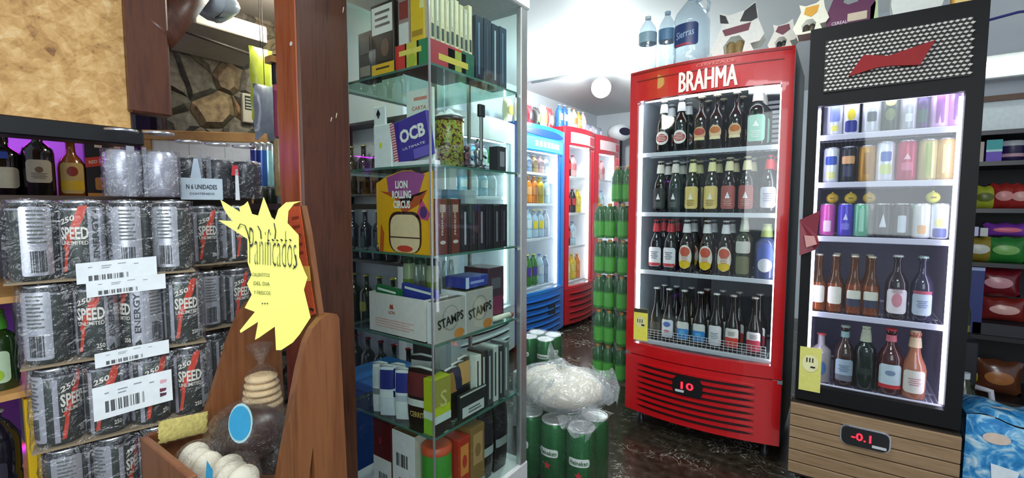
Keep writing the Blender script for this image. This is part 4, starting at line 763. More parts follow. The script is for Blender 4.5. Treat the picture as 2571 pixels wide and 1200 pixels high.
# dark shelving and crate behind the cabinet
t = thing('dark_shelving', 'dark shelving seen through the cabinet, holding dark bottles', 'shelf', (-1.75, 1.45, 0))
b = MB(); b.box((-2.1, 1.40, 0), (-2.08, 1.5, 1.62), DARK).box((-1.54, 1.40, 0), (-1.52, 1.5, 1.62), DARK); P('upright', b, t, **W)
for z in (.3, .62, .94, 1.26, 1.6): b = MB(); b.box((-2.08, 1.40, z-.012), (-1.54, 1.498, z), mat('#2c2c2a', .5)); P('shelf_board', b, t, **W)
dk = [dict(H=.24, R=.034, k='spirit', g=c, cap=c2, lab=(('r', 1.6, .2, .35, c3),)) for c, c2, c3 in (('#14281c', '#7c1c1c', '#6c6440'), ('#20140c', '#b0a878', '#4c4438'), ('#16202c', '#a8a8a8', '#38484c'), ('#1a2c14', '#c8c050', '#8c8c38'))]
k = 0
for z, nm in ((.3, 'lowest'), (.62, 'second'), (.94, 'third'), (1.26, 'upper')):
    for i in range(5):
        put('b', dk[(k*3+i) % 4], 'dark_bottle', 'dark bottle, %s from the left on the %s board of the shelving behind the cabinet' % (('first', 'second', 'third', 'fourth', 'fifth')[i], nm), 'bottle', (-2.02+.1*i, 1.445, z+.001), 0, 'dark bottles behind the cabinet'); k += 1
b = MB(); b.box((-1.66, 1.10, 0), (-1.44, 1.36, .50), mat('#14508c', .4), bev=.006).box((-1.67, 1.09, .48), (-1.43, 1.37, .515), mat('#1a60a4', .4), bev=.004); single(b, 'blue_crate', 'tall blue plastic crate on the floor behind the display cabinet', 'crate')
# ---------------------------------------------------------------- energy drink multipacks
GRAPH = mat('#434a46', .3, .5, var=.2); SILV = mat('#c2c4cc', .32, .6)
def speed_meshes(front):
    R_, H = .0305, .134; b = MB(); b.lathe([(R_*.8, 0), (R_*.96, .02*H), (R_, .05*H), (R_, .9*H), (R_*.92, .96*H), (R_*.86, .972*H)], GRAPH, 24, caps=False)
    c = lambda k, th=0: (lambda u, v: cyl(R_*1.006+.0003*k, 0, th)(u, v))
    lt = mat('#dcd8cc', .45); rd = mat('#c8402c', .4)
    # front: lettering and bolt
    b.patch([(-.018, .05), (-.009, .052), (.013, .1), (.02, .126), (.008, .124), (-.004, .09)], rd, c(1), 2)
    b.patch([(-.02, .01), (-.014, .012), (-.008, .052), (-.014, .05)], rd, c(1), 1)
    b.text('SPEED', .040, .022, lt, lambda u, v: cyl(R_*1.006+.0011)(u, v+.078), .03); b.text('250', .022, .010, lt, lambda u, v: cyl(R_*1.006+.0011)(u-.008, v+.101+.4*u), .03); b.text('UNLIMITED', .038, .007, lt, lambda u, v: cyl(R_*1.006+.0011)(u, v+.061), .02)
    b.text('250', .012, .008, lt, lambda u, v: cyl(R_*1.006+.0011)(u+.012, v+.02), .02)
    b.lathe([(R_*1.004, .9*H), (R_*.93, .962*H)], mat('#23262c', .25, .6), 24, caps=False); b.lathe([(R_*1.003, .875*H), (R_*1.004, .9*H)], TIN, 24, caps=False)
    b.patch([(-.029, .006), (-.022, .006), (-.022, .116), (-.029, .116)], mat('#c4c4d0', .3, .6), c(1), 2)
    # back: silver panel with fine print and bar code
    for th in (PI*.62, -PI*.62):
        b.patch(rrect(.042, .115, .1, cx=0, cz=.066), SILV, c(1, th), 6)
        for i in range(9): b.patch([(-.012, .115-.0065*i), (.012-.004*(i % 2), .115-.0065*i), (.012-.004*(i % 2), .1178-.0065*i), (-.012, .1178-.0065*i)], mat('#5c605c', .5), c(3, th), 1)
        for i in range(8): b.patch([(-.010+.0026*i, .014), (-.0088+.0026*i+.0005*(i % 3), .014), (-.0088+.0026*i+.0005*(i % 3), .05), (-.010+.0026*i, .05)], mat('#33383a', .5), c(3, th), 1)
    b.patch(rrect(.02, .115, .1, cx=0, cz=.066), SILV, c(1, PI*.3), 4); b.text('ENERGY', .075, .010, mat('#42464a', .5), lambda u, v: cyl(R_*1.006+.001, 0, PI*.3)(u, v+.07), .03, PI/2)
    me = b.build('can'); bpy.data.objects.remove(me.copy()) if False else None
    l = MB(); l.lathe([(R_*.87, .968*H), (R_*.9, H), (R_*.84, H), (R_*.8, .985*H)], TIN, 24); l.tube([(.004, 0, H*.99), (.012, 0, H*.995)], .003, TIN)
    lo = l.build('lid'); d0, d1 = me.data, lo.data
    bpy.data.objects.remove(me); bpy.data.objects.remove(lo); return d0, d1
CAN, LIDM = speed_meshes(1)
def multipack(label, loc, rz, nx, ny, rots, grp, pitch=.0635, cans=None, tray=True, R_=.0315, H=.134):
    t = thing('drink_multipack', label, 'multipack', loc, rz, grp); w_, d = nx*pitch, ny*pitch; cm = cans or CAN
    for j in range(ny):
        for i in range(nx):
            o = bpy.data.objects.new('can', cm); COL.objects.link(o); o.parent = t; o.location = (pitch*(i+.5), pitch*(j+.5), .004); o.rotation_euler = (0, 0, rots[(i+j*nx) % len(rots)])
            if j == 0:
                l = bpy.data.objects.new('lid', LIDM); COL.objects.link(l); l.parent = o
    b = MB()
    if tray: b.box((-.001, -.002, 0), (w_+.001, d+.001, .0035), mat('#8c7c62', .7)); P('cardboard_base', b, t)
    b = MB(); nxg = nx*8
    rr = random.Random(len(label))
    ph = rr.random()*6
    def side(u, v):
        x = w_*u; bul = .0012+.0022*abs(math.sin(PI*nx*u))*1.0+.0012*math.sin(23*u+14*v+ph)
        zz = .004+H*v*1.0; top = max(0, v-.86)/.14
        return (x, -bul+.012*top*top, zz+(.004*math.sin(nx*PI*u)**2 if v > .95 else 0))
    b.grid(nxg, 8, side, M_FILM)
    b.grid(nxg, 6, lambda u, v: (w_*u, .012+(d-.02)*v, H+.004+.001*math.sin(nx*PI*u)**2+.0008*math.sin(19*u+23*v+ph)), M_FILM)
    b.grid(6, 8, lambda u, v: (-.001-.004*abs(math.sin(PI*ny*u))-.002*math.sin(17*v+9*u), d*u, .004+H*v), M_FILM)
    b.grid(6, 8, lambda u, v: (w_+.001+.004*abs(math.sin(PI*ny*u)), d*u, .004+H*v), M_FILM); P('shrink_film', b, t); return t
def slip(t, x0, x1, z0, z1, tilt=0, logo=False, y=-.0075, fold=0):
    b = MB(); sh = lambda x: tilt*(x-x0)
    def fn(u, v): x = x0+(x1-x0)*u; return (x, y-.0012*math.sin(5*u+2)-.0015*math.sin(9*v*fold), z0+(z1-z0)*v+sh(x))
    b.grid(8, 4, fn, mat('#dfe6e8', .6)); q = lambda u, v: tuple(Vector(fn(u, v))+Vector((0, -.0006, 0)))
    rr = random.Random(3)
    for i in range(38):
        if rr.random() < .8: u = .14+.5*i/38; k = rr.choice((.004, .007, .010)); lo, hi = (.18, .52) if logo else (.1, .35); b.add([q(u, lo), q(u+k, lo), q(u+k, hi), q(u, hi)], [(0, 1, 2, 3)], mat('#25282c', .6))
    for k, (u, v, ww) in enumerate(((.14, .74, .05), (.3, .76, .12), (.5, .8, .1), (.3, .66, .1), (.7, .72, .06))): b.add([q(u, v), q(u+ww, v), q(u+ww, v+.035), q(u, v+.035)], [(0, 1, 2, 3)], mat('#8a9094', .6))
    if logo:
        for u, v, c in ((.83, .2, '#4c2c3c'), (.83, .35, '#6c2c3c'), (.84, .62, '#d8a4ac')): b.add([q(u, v), q(u+.08, v+.02), q(u+.09, v+.1), q(u, v+.12)], [(0, 1, 2, 3)], mat(c, .6))
    P('paper_slip', b, t)
aS = math.radians(76)
GP = 'shrink-wrapped energy drink packs in the front stack'
f0, b1, b2, sd = -.35, PI*.62, -PI*.75, PI*.35
m1 = multipack('top pack of the front stack, mostly silver can backs facing out', (-1.092, .127, 1.072), aS, 4, 2, [b1+.3, f0+.0, b2+PI*.1, b2], GP)
m2 = multipack('second pack from the top of the front stack, white slip folded at its upper edge', (-1.084, .137, .930), aS, 4, 2, [b2, f0+.1, b1+PI, .15], GP)
m3 = multipack('third pack down in the front stack, crossed by a large white barcode slip', (-1.078, .142, .787), aS, 4, 2, [sd-.3, .1, .35, -.1], GP)
m4 = multipack('fourth pack down in the front stack, partly behind the wooden rack', (-1.072, .148, .644), aS, 4, 2, [b1, sd, .15, -.2], GP)
multipack('lowest pack of the front stack, cut by the bottom of the picture', (-1.072, .148, .501), aS, 4, 2, [.2, sd, b1, -.2], GP)
slip(m1, .085, .195, -.006, .030, .05); slip(m2, .085, .195, .112, .140, .04); slip(m2, .09, .195, -.014, .012, .06); slip(m3, .078, .19, .036, .096, .08, True)
G2 = 'shrink-wrapped energy drink packs in the rear stack'
aR = math.radians(88)
multipack('top pack of the rear stack, left of the yellow star sign', (-1.205, .437, 1.062), aR, 2, 2, [.0, .5], G2, H=.134)
multipack('second pack of the rear stack, behind the points of the yellow star sign', (-1.205, .437, .908), aR, 2, 2, [b1, .2], G2, H=.134)
multipack('third pack of the rear stack, behind the wooden rack side', (-1.205, .437, .757), aR, 2, 2, [sd, b1], G2, H=.134)
multipack('lowest pack of the rear stack, behind the wooden rack', (-1.205, .437, .606), aR, 2, 2, [sd, .1], G2, H=.134)
# packs lying on top
def small_pack(label, loc, rz, nx, col, film, grp=None):
    b = MB(); R_ = .0295; H = .094; b.lathe([(R_*.8, 0), (R_, .05*H), (R_, .9*H), (R_*.86, .98*H)], mat(col, .3, .45, var=.35, scale=30), 20); b.patch([(-.008, .0), (.006, 0), (.006, .1), (-.008, .1)], mat('#a0a4ac', .4, .4), cyl(R_+.0006), 2)
    o = b.build('can'); me = o.data; bpy.data.objects.remove(o)
    return multipack(label, loc, rz, nx, 2, [.5, -1, 2.5], grp, .0595, me, False, R_, H)
sp1 = small_pack('silver shrink-wrapped drink pack lying on top of the front stack', (-1.165, .275, 1.2155), math.radians(72), 2, '#a8aab6', 0)
sp2 = small_pack('dark shrink-wrapped drink pack with pale paper slip on top of the rear stack', (-1.235, .425, 1.2155), math.radians(84), 3, '#2c2e34', 0)
b = MB(); fx = lambda x, z: (x, -.009, z); b.box((.0, -.009, .0), (.085, -.0075, .05), mat('#b8c8d4', .55)); b.text('N 6 UNIDADES', .062, .011, mat('#2c3440', .5), lambda u, v: (.042+u, -.0096, .03+v), .02); b.text('CONTENIDO', .05, .005, mat('#2c3440', .5), lambda u, v: (.042+u, -.0096, .014+v), .01)
b.patch([(.02, .05), (.042, .05), (.036, .095), (.028, .095)], mat('#b0c0d0', .5), fx, 1); b.patch([(.105, .06), (.122, .06), (.12, .085), (.108, .085)], mat('#b82c38', .5), fx, 1); b.patch([(.112, .0), (.122, .0), (.12, .075), (.114, .075)], mat('#d4d8dc', .5), fx, 1); P('paper_slip', b, sp2)
# ---------------------------------------------------------------- bottle shelf
b = MB(); b.box((-2.24, -.4, 1.195), (-1.31, .62, 1.222), mat('#3a2c24', .6), bev=.002); single(b, 'bottle_shelf_board', 'wide dark shelf board carrying the spirits bottles in the purple light', 'shelf')
def sx(px, X): return atx(px, 500, X).y
wh = dict(k='spirit', R=.036, g='#120c10')
put('b', dict(wh, H=.20, R=.042, cap='#20203c', lab=(('r', 1.7, .3, .3, '#cfcdb8'), ('r', .6, .1, .62, '#2848b0'))), 'spirits_bottle', 'dark square-shouldered bottle with cream label at the left edge of the shelf', 'bottle', (-2.0, .248, 1.2225), aS+.1, 'spirits bottles on the purple shelf')
put('b', dict(wh, H=.225, R=.036, cap='#2c1c18', neck='#6c5c60', lab=(('r', 1.7, .3, .36, '#b4aa98'), ('o', .5, .08, .38, '#6a5038')), tx=(('=', 1, .02, .3, '#5c5040', 0),)), 'spirits_bottle', 'tall dark bottle with beige label, tallest on the purple shelf', 'bottle', (-1.97, .317, 1.2225), aS+.1, 'spirits bottles on the purple shelf')
put('b', dict(wh, H=.19, R=.034, k='squat', g='#8a4c14', cap='#1a1412', lab=(('r', 1.8, .5, .34, '#c8a868'), ('r', 1.7, .16, .22, '#d8b020'), ('o', .8, .16, .45, '#8c2c1c'))), 'spirits_bottle', 'honey-coloured whisky bottle with yellow label and black cap', 'bottle', (-1.98, .392, 1.2225), aS+.1, 'spirits bottles on the purple shelf')
t = thing('whisky_gift_box', 'black and red whisky gift box with gold foot beside the honey-coloured bottle', 'box', (-1.98, .46, 1.2225), aS+.1)
b = MB(); b.box((-.036, -.03, 0), (.036, .03, .195), mat('#1a1416', .35), bev=.001); P('box_body', b, t)
b = MB(); f = lambda u, v: (u, -.0315, v); b.patch([(-.036, .1), (.036, .115), (.036, .145), (-.036, .13)], mat('#c03428', .4), f, 1); b.text('RED LABEL', .055, .010, mat('#e8d8b8', .5), lambda u, v: (u, -.032, .1225+v+.2*u), .01); b.patch(rrect(.03, .04, .2, cx=0, cz=.05), mat('#b07838', .4), f, 1); b.patch([(-.034, .006), (.034, .006), (.034, .02), (-.034, .02)], mat('#c88838', .4), f, 1); b.patch([(-.012, .165), (.006, .165), (.006, .19), (-.012, .19)], mat('#c8b8a8', .4), f, 1); P('printed_front', b, t)
put('b', dict(wh, H=.17, R=.02, g='#d89078', cap='#d8a890', lab=(('r', 1.5, .3, .3, '#e0b8a8'),)), 'small_pink_bottle', 'small pinkish bottle between the red whisky box and the silver drink pack', 'bottle', (-1.8, .462, 1.2225), aS, None)
b = MB(); b.lathe([(.006, 0), (.016, .02), (.004, .06), (.002, .075)], mat('#d8d4f0', .4), 10, (-1.9, .60, 1.36)); b.box((-1.92, .575, 1.2225), (-1.88, .625, 1.36), DARK); single(b, 'dark_carton', 'dark carton with small white pointed stopper in the purple corner', 'carton')
# lower-left shelves
for z, lb in ((1.035, 'upper'), (.855, 'lower')): b = MB(); b.box((-1.62, -.15, z-.012), (-1.235, .183, z), M_PINE); single(b, 'low_shelf_board', lb+' thin wooden shelf board left of the front can stack', 'shelf')
put('b', dict(H=.15, R=.026, k='spirit', g='#1c3414', cap='#3c7c24', foil=1, lab=(('r', 1.7, .4, .3, '#a8c0a0'), ('o', 1, .16, .2, '#8cb020'))), 'green_bottle', 'green bottle with pale label at the far left edge below the can stack top', 'bottle', (-1.29, .137, .8555), aS-.2, None)
b = MB(); b.tube([(-1.275, .172, .857), (-1.27, .176, .9), (-1.28, .17, .94)], .004, mat('#b8c4d0', .4)); single(b, 'plastic_strap', 'curled pale plastic strap between the green bottle and the can stack', 'strap')
put('b', dict(H=.17, R=.034, k='pet', g='#15131c', cap='#a8b0b8', lab=(('r', 1.5, .2, .35, '#2a2834'), ('o', .8, .08, .2, '#88888c'))), 'black_bottle', 'large black bottle with grey cap in the bottom left corner', 'bottle', (-1.27, .12, .653), aS-.2, None)
b = MB(); b.box((-1.62, -.15, .64), (-1.235, .19, .652), M_PINE); single(b, 'low_shelf_board', 'lowest wooden shelf board at the bottom left corner', 'shelf')
q = Bx(-1.262, -1.244, .158, .176, .6525, .835, '#d8b018'); q.done('yellow_packet', 'narrow yellow packet squeezed beside the third can pack', 'packet')
b = MB(); b.box((-1.66, -.3, .5), (-1.64, .2, 1.03), mat('#5a2c74', .6)); single(b, 'purple_lit_panel', 'back panel with purple light painted on, behind the lower-left shelves', 'panel')  # purple light from the shelves put into the panel colour
# ---------------------------------------------------------------- alcove objects
def face_frame(px0, py0, px1, py1, depth):
    """placement of an upright thing facing roughly the room: centre and half size"""
    return None
t = thing('wooden_framed_board', 'pale wooden frame holding white ruled paper, leaning under the stone wall', 'frame', (-1.78, .70, 1.2085), math.radians(48))
b = MB(); w_, h = .385, .245
for a, c in (((-w_/2, -.012, h-.032), (w_/2, .012, h)), ((-w_/2, -.012, 0), (w_/2, .012, .03)), ((-w_/2, -.012, .03), (-w_/2+.03, .012, h-.032)), ((w_/2-.026, -.012, .03), (w_/2, .012, h-.032))): b.box(a, c, M_PINE, bev=.002)
P('frame', b, t)
b = MB(); b.box((-w_/2+.03, -.004, .03), (w_/2-.026, .004, h-.032), PAPER)
for k in (.33, .66): b.box((-w_/2+.03+k*.33, -.005, .03), (-w_/2+.0315+k*.33, -.004, h-.032), mat('#b8bcc0', .6))
P('paper', b, t)
t = thing('white_wall_unit', 'long white ceiling-mounted unit with open slanting underside above the stone wall', 'appliance', (-1.85, .85, 1.8))
A_, B2 = atx(490, 57, -1.80), atx(672, 112, -1.80)
b = MB(); b.box((-1.99, A_.y, A_.z+.0), (-1.80, B2.y, A_.z+.06), mat('#dcd8cc', .5), bev=.004); P('casing', b, t, **W)
b = MB(); b.add([(-1.80, A_.y-.01, A_.z), (-1.80, B2.y, A_.z), (-1.99, B2.y, A_.z-.055), (-1.99, A_.y-.01, A_.z-.055)], [(0, 1, 2, 3)], mat('#b8b2a2', .55)); b.tube([(-1.81, A_.y-.03, A_.z-.035), (-1.85, B2.y, A_.z-.045)], .005, mat('#4a443c', .5)); P('underside_flap', b, t, **W)
b = MB(); c0 = atx(538, 8, -1.5); b.grid(12, 8, lambda u, v: (-1.5+.07*math.cos(2*PI*u)*math.sin(PI*v), c0.y+.065*math.sin(2*PI*u)*math.sin(PI*v), c0.z+.0+.045*math.cos(PI*v)+.006*math.sin(13*u+7*v)), mat('#c4d4dc', .2)); single(b, 'tied_plastic_bag', 'pale blue crumpled plastic bag tucked at the top left ceiling', 'bag')
p = atx(620, 270, -1.99); t = thing('wall_calculator', 'small beige keypad device fixed to the stone wall', 'keypad', (-1.99, p.y, p.z-.05))
b = MB(); b.box((-2.0, p.y-.02, p.z-.062), (-1.98, p.y+.02, p.z+.055), mat('#b8b2a0', .5), bev=.003); P('case', b, t, **W)
b = MB(); b.box((-1.98, p.y-.012, p.z-.01), (-1.9785, p.y+.014, p.z+.045), DARK)
for i in range(4): b.box((-1.9785, p.y-.010, p.z-.006+.012*i), (-1.977, p.y+.012, p.z+.0+.012*i), mat('#a8a8a0', .5))
P('keypad', b, t, **W)
b = MB(); pts = [atx(462, y, -1.95) for y in (80, 95, 105)]; b.tube([atx(455, 60, -1.96), atx(480, 88, -1.95), atx(530, 118, -1.95), atx(600, 128, -1.95), atx(640, 150, -1.95)], .006, DARK); single(b, 'black_cable', 'black cable sagging along the top of the stone wall', 'cable')
# goods between the alcove and the post
def pillow(px0, py0, px1, py1, X, depth, m, name, lab, cat, grp=None, tw=.0):
    a = atx(px0, py1, X); c = atx(px1, py0, X); y0, y1_, z0_, z1_ = a.y, c.y, min(a.z, atx(px1, py1, X).z), (c.z+atx(px0, py0, X).z)/2
    b = MB()
    for s in (1, -1): b.grid(8, 10, lambda u, v: (X+s*depth*(math.sin(PI*u)*math.sin(PI*v))**.5+.004*math.sin(21*u+17*v), y0+(y1_-y0)*u*(1)+tw*(v-.5), z0_+(z1_-z0_)*v), m)
    b.tube([(X, (y0+y1_)/2, z1_-.01), (X, (y0+y1_)/2, 1.98)], .0012, DARK, 5)
    return single(b, name, lab, cat, None, grp)
pillow(632, 122, 682, 300, -1.72, .02, mat('#aab838', .35, var=.5, scale=20), 'hanging_snack_bag', 'yellow-green hanging snack bag between the stone wall and the post', 'bag')
pillow(640, 215, 692, 350, -1.66, .02, mat('#7c8494', .25, var=.5, scale=24), 'hanging_plastic_bag', 'grey-blue crinkled plastic bag hanging beside the keypad', 'bag')
def pole(px, py0, py1, X, r, m, name, lab, cat, cap=None, grp=None):
    a = atx(px, py1, X); c = atx(px, py0, X); b = MB(); h = c.z-a.z; b.lathe([(r*.9, 0), (r, .03*h), (r, .92*h), (r*.8, h)], m, 16, (X, a.y, a.z))
    if cap: b.lathe([(r*1.02, .86*h), (r*1.03, 1.02*h), (r*.5, 1.06*h)], cap, 16, (X, a.y, a.z))
    return single(b, name, lab, cat, None, grp)
pole(697, 140, 215, -1.5, .016, BLACK, 'folded_umbrella', 'black folded umbrella tip hanging at the left edge of the post', 'umbrella')
pole(702, 212, 345, -1.5, .015, mat('#8c3450', .3, var=.3), 'pink_bottle', 'dusky pink bottle hanging beside the post', 'bottle', mat('#b05870', .3))
pole(705, 350, 492, -1.5, .016, mat('#a08c5c', .3, var=.5), 'gold_packet', 'mottled gold packet beside the post', 'packet')
for i, (px, c, lb) in enumerate(((645, '#1c2c78', 'navy slim can'), (660, '#3c6cc0', 'blue slim can'), (676, '#a8dce0', 'pale aqua slim can'))): pole(px, 364, 468, -1.6, .016, mat(c, .25, .3), 'slim_can', lb+' standing right of the wooden frame', 'can', TIN, 'slim cans right of the frame')
for i, (px, c, lb) in enumerate(((655, '#2c2c20', 'dark jar'), (680, '#20281c', 'dark green jar'), (705, '#b8c0c8', 'pale grey jar'))): pole(px, 470, 520, -1.55, .02, mat(c, .3, var=.4), 'small_jar', lb+' under the slim cans left of the post', 'jar', mat('#484c50', .4), 'jars left of the post')
b = MB(); p = atx(640, 500, -1.6); b.box((-2.0, .70, 1.19), (-1.33, 1.05, 1.208), mat('#3a2c24', .6)); single(b, 'alcove_shelf_board', 'dark shelf board in the alcove left of the post', 'shelf')
b = MB(); a, c = atx(672, 140, -1.5), atx(714, 120, -1.5); b.box((-1.52, a.y, a.z-.02), (-1.48, c.y+.05, a.z), M_PINE); single(b, 'short_rail', 'short light wooden rail over the hanging goods by the post', 'rail')
# ---------------------------------------------------------------- wooden bread rack
def pan(pix, X, th, m, b): 
    b.prism([atx(px, py, X) for px, py in pix], (-th, 0, 0), m)
t = thing('bread_rack', 'brown wooden open rack with rounded side boards holding bagged bread', 'rack', (-.95, .42, .3))
b = MB(); XR = -.76
pan([(852, 800), (846, 789), (826, 787), (806, 800), (785, 825), (768, 862), (752, 925), (738, 1000), (722, 1090), (706, 1180), (690, 1290), (760, 1330), (776, 1200), (786, 1120), (792, 1200), (800, 1330), (880, 1330), (872, 1200), (862, 1000)], XR, .016, M_RACK, b); P('side_board', b, t, **W)
b = MB(); XL = -.985
pan([(652, 745), (640, 748), (618, 765), (594, 805), (573, 860), (552, 930), (530, 1000), (515, 1045), (440, 1075), (372, 1095), (385, 1200), (400, 1300), (560, 1330), (720, 1300), (712, 1000), (705, 800)], XL, .014, M_RACK, b); P('side_board', b, t, **W)
yb = atx(868, 1200, XR).y
fy = atx(372, 1095, XL).y; fz = atx(372, 1095, XL).z
b = MB(); b.box((XL, fy-.012, .25), (XR-.016, fy, fz+.003), M_RACK, bev=.002); P('front_lip', b, t, **W)
b = MB(); b.box((XL, fy, .44), (XR-.016, yb-.02, .455), M_RACK); P('bottom_board', b, t, **W)
bk = [aty(px, py, .535) for px, py in ((712, 620), (700, 540), (720, 520), (757, 516), (772, 590), (800, 790), (815, 930), (775, 935), (735, 760))]
b = MB(); b.prism([tuple(p) for p in bk], (0, .012, 0), M_RACK); P('back_board', b, t, **W)
t2 = thing('price_card_strip', 'orange-red printed card strip with yellow band on the rack back beside the star sign', 'card', tuple(aty(760, 790, .533)))
pl = lambda L_: [aty(px, py, .531) for px, py in L_]
b = MB(); b.prism(pl([(722, 518), (752, 518), (760, 570), (772, 660), (792, 788), (765, 800), (735, 700)]), (0, .0015, 0), mat('#c8542c', .5, var=.35, scale=90)); P('card', b, t2, **W)
b = MB(); b.prism([p+Vector((0, -.001, 0)) for p in pl([(750, 668), (777, 668), (781, 705), (756, 708)])], (0, .0008, 0), mat('#e8b84c', .5))
for k in range(5): b.prism([p+Vector((0, -.001, 0)) for p in pl([(733+k*2, 545+k*22), (750+k*3, 542+k*22), (751+k*3, 548+k*22), (734+k*2, 552+k*22)])], (0, .0008, 0), mat('#8c3018', .5))
b.prism([p+Vector((0, -.001, 0)) for p in pl([(780, 772), (788, 776), (786, 782), (778, 776)])], (0, .0008, 0), DARK); P('printed_marks', b, t2, **W)
# star sign
t = thing('yellow_star_sign', 'bright yellow star-burst paper sign with handwritten black lettering', 'sign', tuple(aty(690, 700, .45)))
SPX = [(553, 501), (603, 532), (600, 520), (613, 514), (622, 505), (633, 537), (648, 541), (662, 494), (682, 545), (690, 552), (699, 525), (718, 508), (756, 505), (738, 512), (724, 530), (722, 560), (750, 590), (751, 645), (764, 680), (772, 697), (763, 727), (780, 797), (752, 840), (735, 860), (706, 879), (693, 879), (690, 820), (650, 848), (640, 853), (648, 808), (604, 836), (602, 830), (630, 795), (640, 783), (614, 773), (632, 740), (620, 712), (632, 690), (622, 660), (621, 600), (598, 585), (548, 553), (585, 555), (575, 545), (562, 525)]
SM = mat('#f7f47c', .65, var=.02)
_A, _B = aty(560, 690, .375), aty(780, 690, .50); _N = (_B-_A).cross(Vector((0, 0, 1))).normalized()
def spt(px, py, o=0):
    v = _d(px, py); nn_ = (_N+Vector((0, 0, .06))).normalized(); p = _C+v*((_A-_C).dot(nn_)/v.dot(nn_)); return p-v.normalized()*(o*1.0)
b = MB(); loops = [Vector((x, -y, 0)) for x, y in SPX]; tri = tessellate_polygon([loops]); n = len(SPX)
V_ = [spt(x, y) for x, y in SPX]+[spt(x, y, -.0012) for x, y in SPX]
b.add(V_, [tuple(q) for q in tri]+[tuple(n+i for i in reversed(q)) for q in tri]+[(i, (i+1) % n, n+(i+1) % n, n+i) for i in range(n)], SM); P('paper_sheet', b, t, **W)
INK = mat('#23241c', .6)
b = MB()
def onstar(tx, cx, cy, w_, h, sl, bold=0):
    v, f = text2d(tx, bold); b.add([spt(cx+a*w_-sl*0, cy-c*h+sl*a*w_, .004) for a, c in v], f, INK)
onstar('Panificados', 685, 622, 118, 92, .1, -.02); onstar('CALENTITOS', 655, 690, 44, 9, .05); onstar('DEL DIA', 657, 712, 40, 9, .05); onstar('Y FRESCOS', 658, 735, 42, 9, .05); onstar('...', 665, 762, 16, 4, 0)
for pts in (((597, 575), (603, 562), (615, 566), (622, 585), (628, 610)), ((647, 567), (654, 580), (656, 600)), ((688, 560), (692, 580), (690, 600)), ((735, 675), (745, 665), (742, 640))): b.tube([spt(x, y, .005) for x, y in pts], .0009, INK, 5)
for k in range(6): b.tube([spt(672+k*11, 602-(k % 2)*2, .005), spt(676+k*11, 605, .005)], .0013, INK, 5)
P('handwriting', b, t, **W)
# bread bags
CAKE = mat('#2c1610', .35, var=.5, scale=40); BREAD = mat('#d6bc90', .7, var=.2, scale=50); PASTA = mat('#d6c878', .6, var=.5, scale=160); BLUEST = mat('#2f9cc8', .5)
def blob(c, rx, ry, rz_, m, b, n=14, w_=.06, s=0):
    rr = random.Random(s); ph = [rr.random()*6 for _ in range(4)]
    b.grid(n*2, n, lambda u, v: (c[0]+rx*math.cos(2*PI*u)*math.sin(PI*v)*(1+w_*math.sin(6*PI*u+ph[0]+5*v)+w_*.6*math.sin(10*PI*u+ph[2])), c[1]+ry*math.sin(2*PI*u)*math.sin(PI*v)*(1+w_*math.sin(8*PI*u+ph[1]+7*v)), c[2]+rz_*-math.cos(PI*v)*(1+w_*.5*math.sin(4*PI*u+ph[3]))), m)
def yv(px, py, y): return aty(px, py, y)
c = yv(628, 1085, .40); t = thing('bagged_chocolate_cake', 'round dark chocolate cake in clear bag with a blue oval sticker, middle of the rack', 'bread', (c.x, c.y, c.z-.07))
b = MB(); blob(c, .062, .062, .048, CAKE, b, 14, .04, 1); P('cake', b, t, **W)
b = MB(); blob(c, .071, .071, .060, M_BAG, b, 16, .07, 2); P('clear_bag', b, t, **W)
b = MB(); s_ = yv(603, 1062, .318); b.patch(oval(.072, .054, 20), mat('#a8d4d8', .5), lambda u, v: (s_.x+u, s_.y+.3*v, s_.z+v), 6); b.patch(oval(.064, .046, 20), BLUEST, lambda u, v: (s_.x+u, s_.y+.3*v-.001, s_.z+v+.0005), 6)
b.text('PAN', .02, .007, mat('#1c6c94', .5), lambda u, v: (s_.x+u, s_.y+.3*v-.002, s_.z+v+.001), 0) if False else None
P('oval_sticker', b, t, **W)
c = yv(658, 985, .45); t = thing('bagged_bread_discs', 'stack of round pale breads in a clear bag twisted shut at the top', 'bread', (c.x, c.y, c.z-.04))
for k in range(5): b = MB(); b.lathe([(.024, 0), (.037-.002*k, .003), (.038-.002*k, .008), (.030-.003*k, .0125)], BREAD, 20, (c.x, c.y, c.z-.028+.0135*k)); P('bread_disc', b, t, **W)
b = MB(); b.lathe([(.038, -.04), (.042, -.02), (.039, .02), (.026, .045), (.008, .058), (.006, .064), (.016, .08), (.026, .098)], M_BAG, 22, c); b.lathe([(.005, .06), (.013, .078), (.02, .1)], M_BAG, 9, c, smooth=False, caps=False); P('twisted_bag', b, t, **W)
A_, B2 = yv(398, 1115, .28), yv(520, 1030, .36); t = thing('bagged_pasta', 'flat clear bag of pale yellow pasta leaning on the rack left side', 'pasta', (A_+B2)/2-Vector((0, 0, .03)))
ex = yv(520, 1085, .36)-A_; ez = yv(398, 1058, .28)-A_; nn = Vector((.0, -1, .4)).normalized()
b = MB()
for s in (1, -1): b.grid(16, 12, lambda u, v: A_+ex*u+ez*v+nn*(s*.012*(math.sin(PI*u)*math.sin(PI*v))**.5+.0025*math.sin(37*u+11*v)*math.sin(29*v+5*u)), PASTA)
P('pasta', b, t, **W)
b = MB(); b.grid(12, 8, lambda u, v: A_+ex*(u*1.06-.03)+ez*(v*1.1-.05)+nn*(.016*(math.sin(PI*u)*math.sin(PI*v))**.5+.002*math.sin(23*u+9*v)), M_BAG); P('clear_bag', b, t, **W)
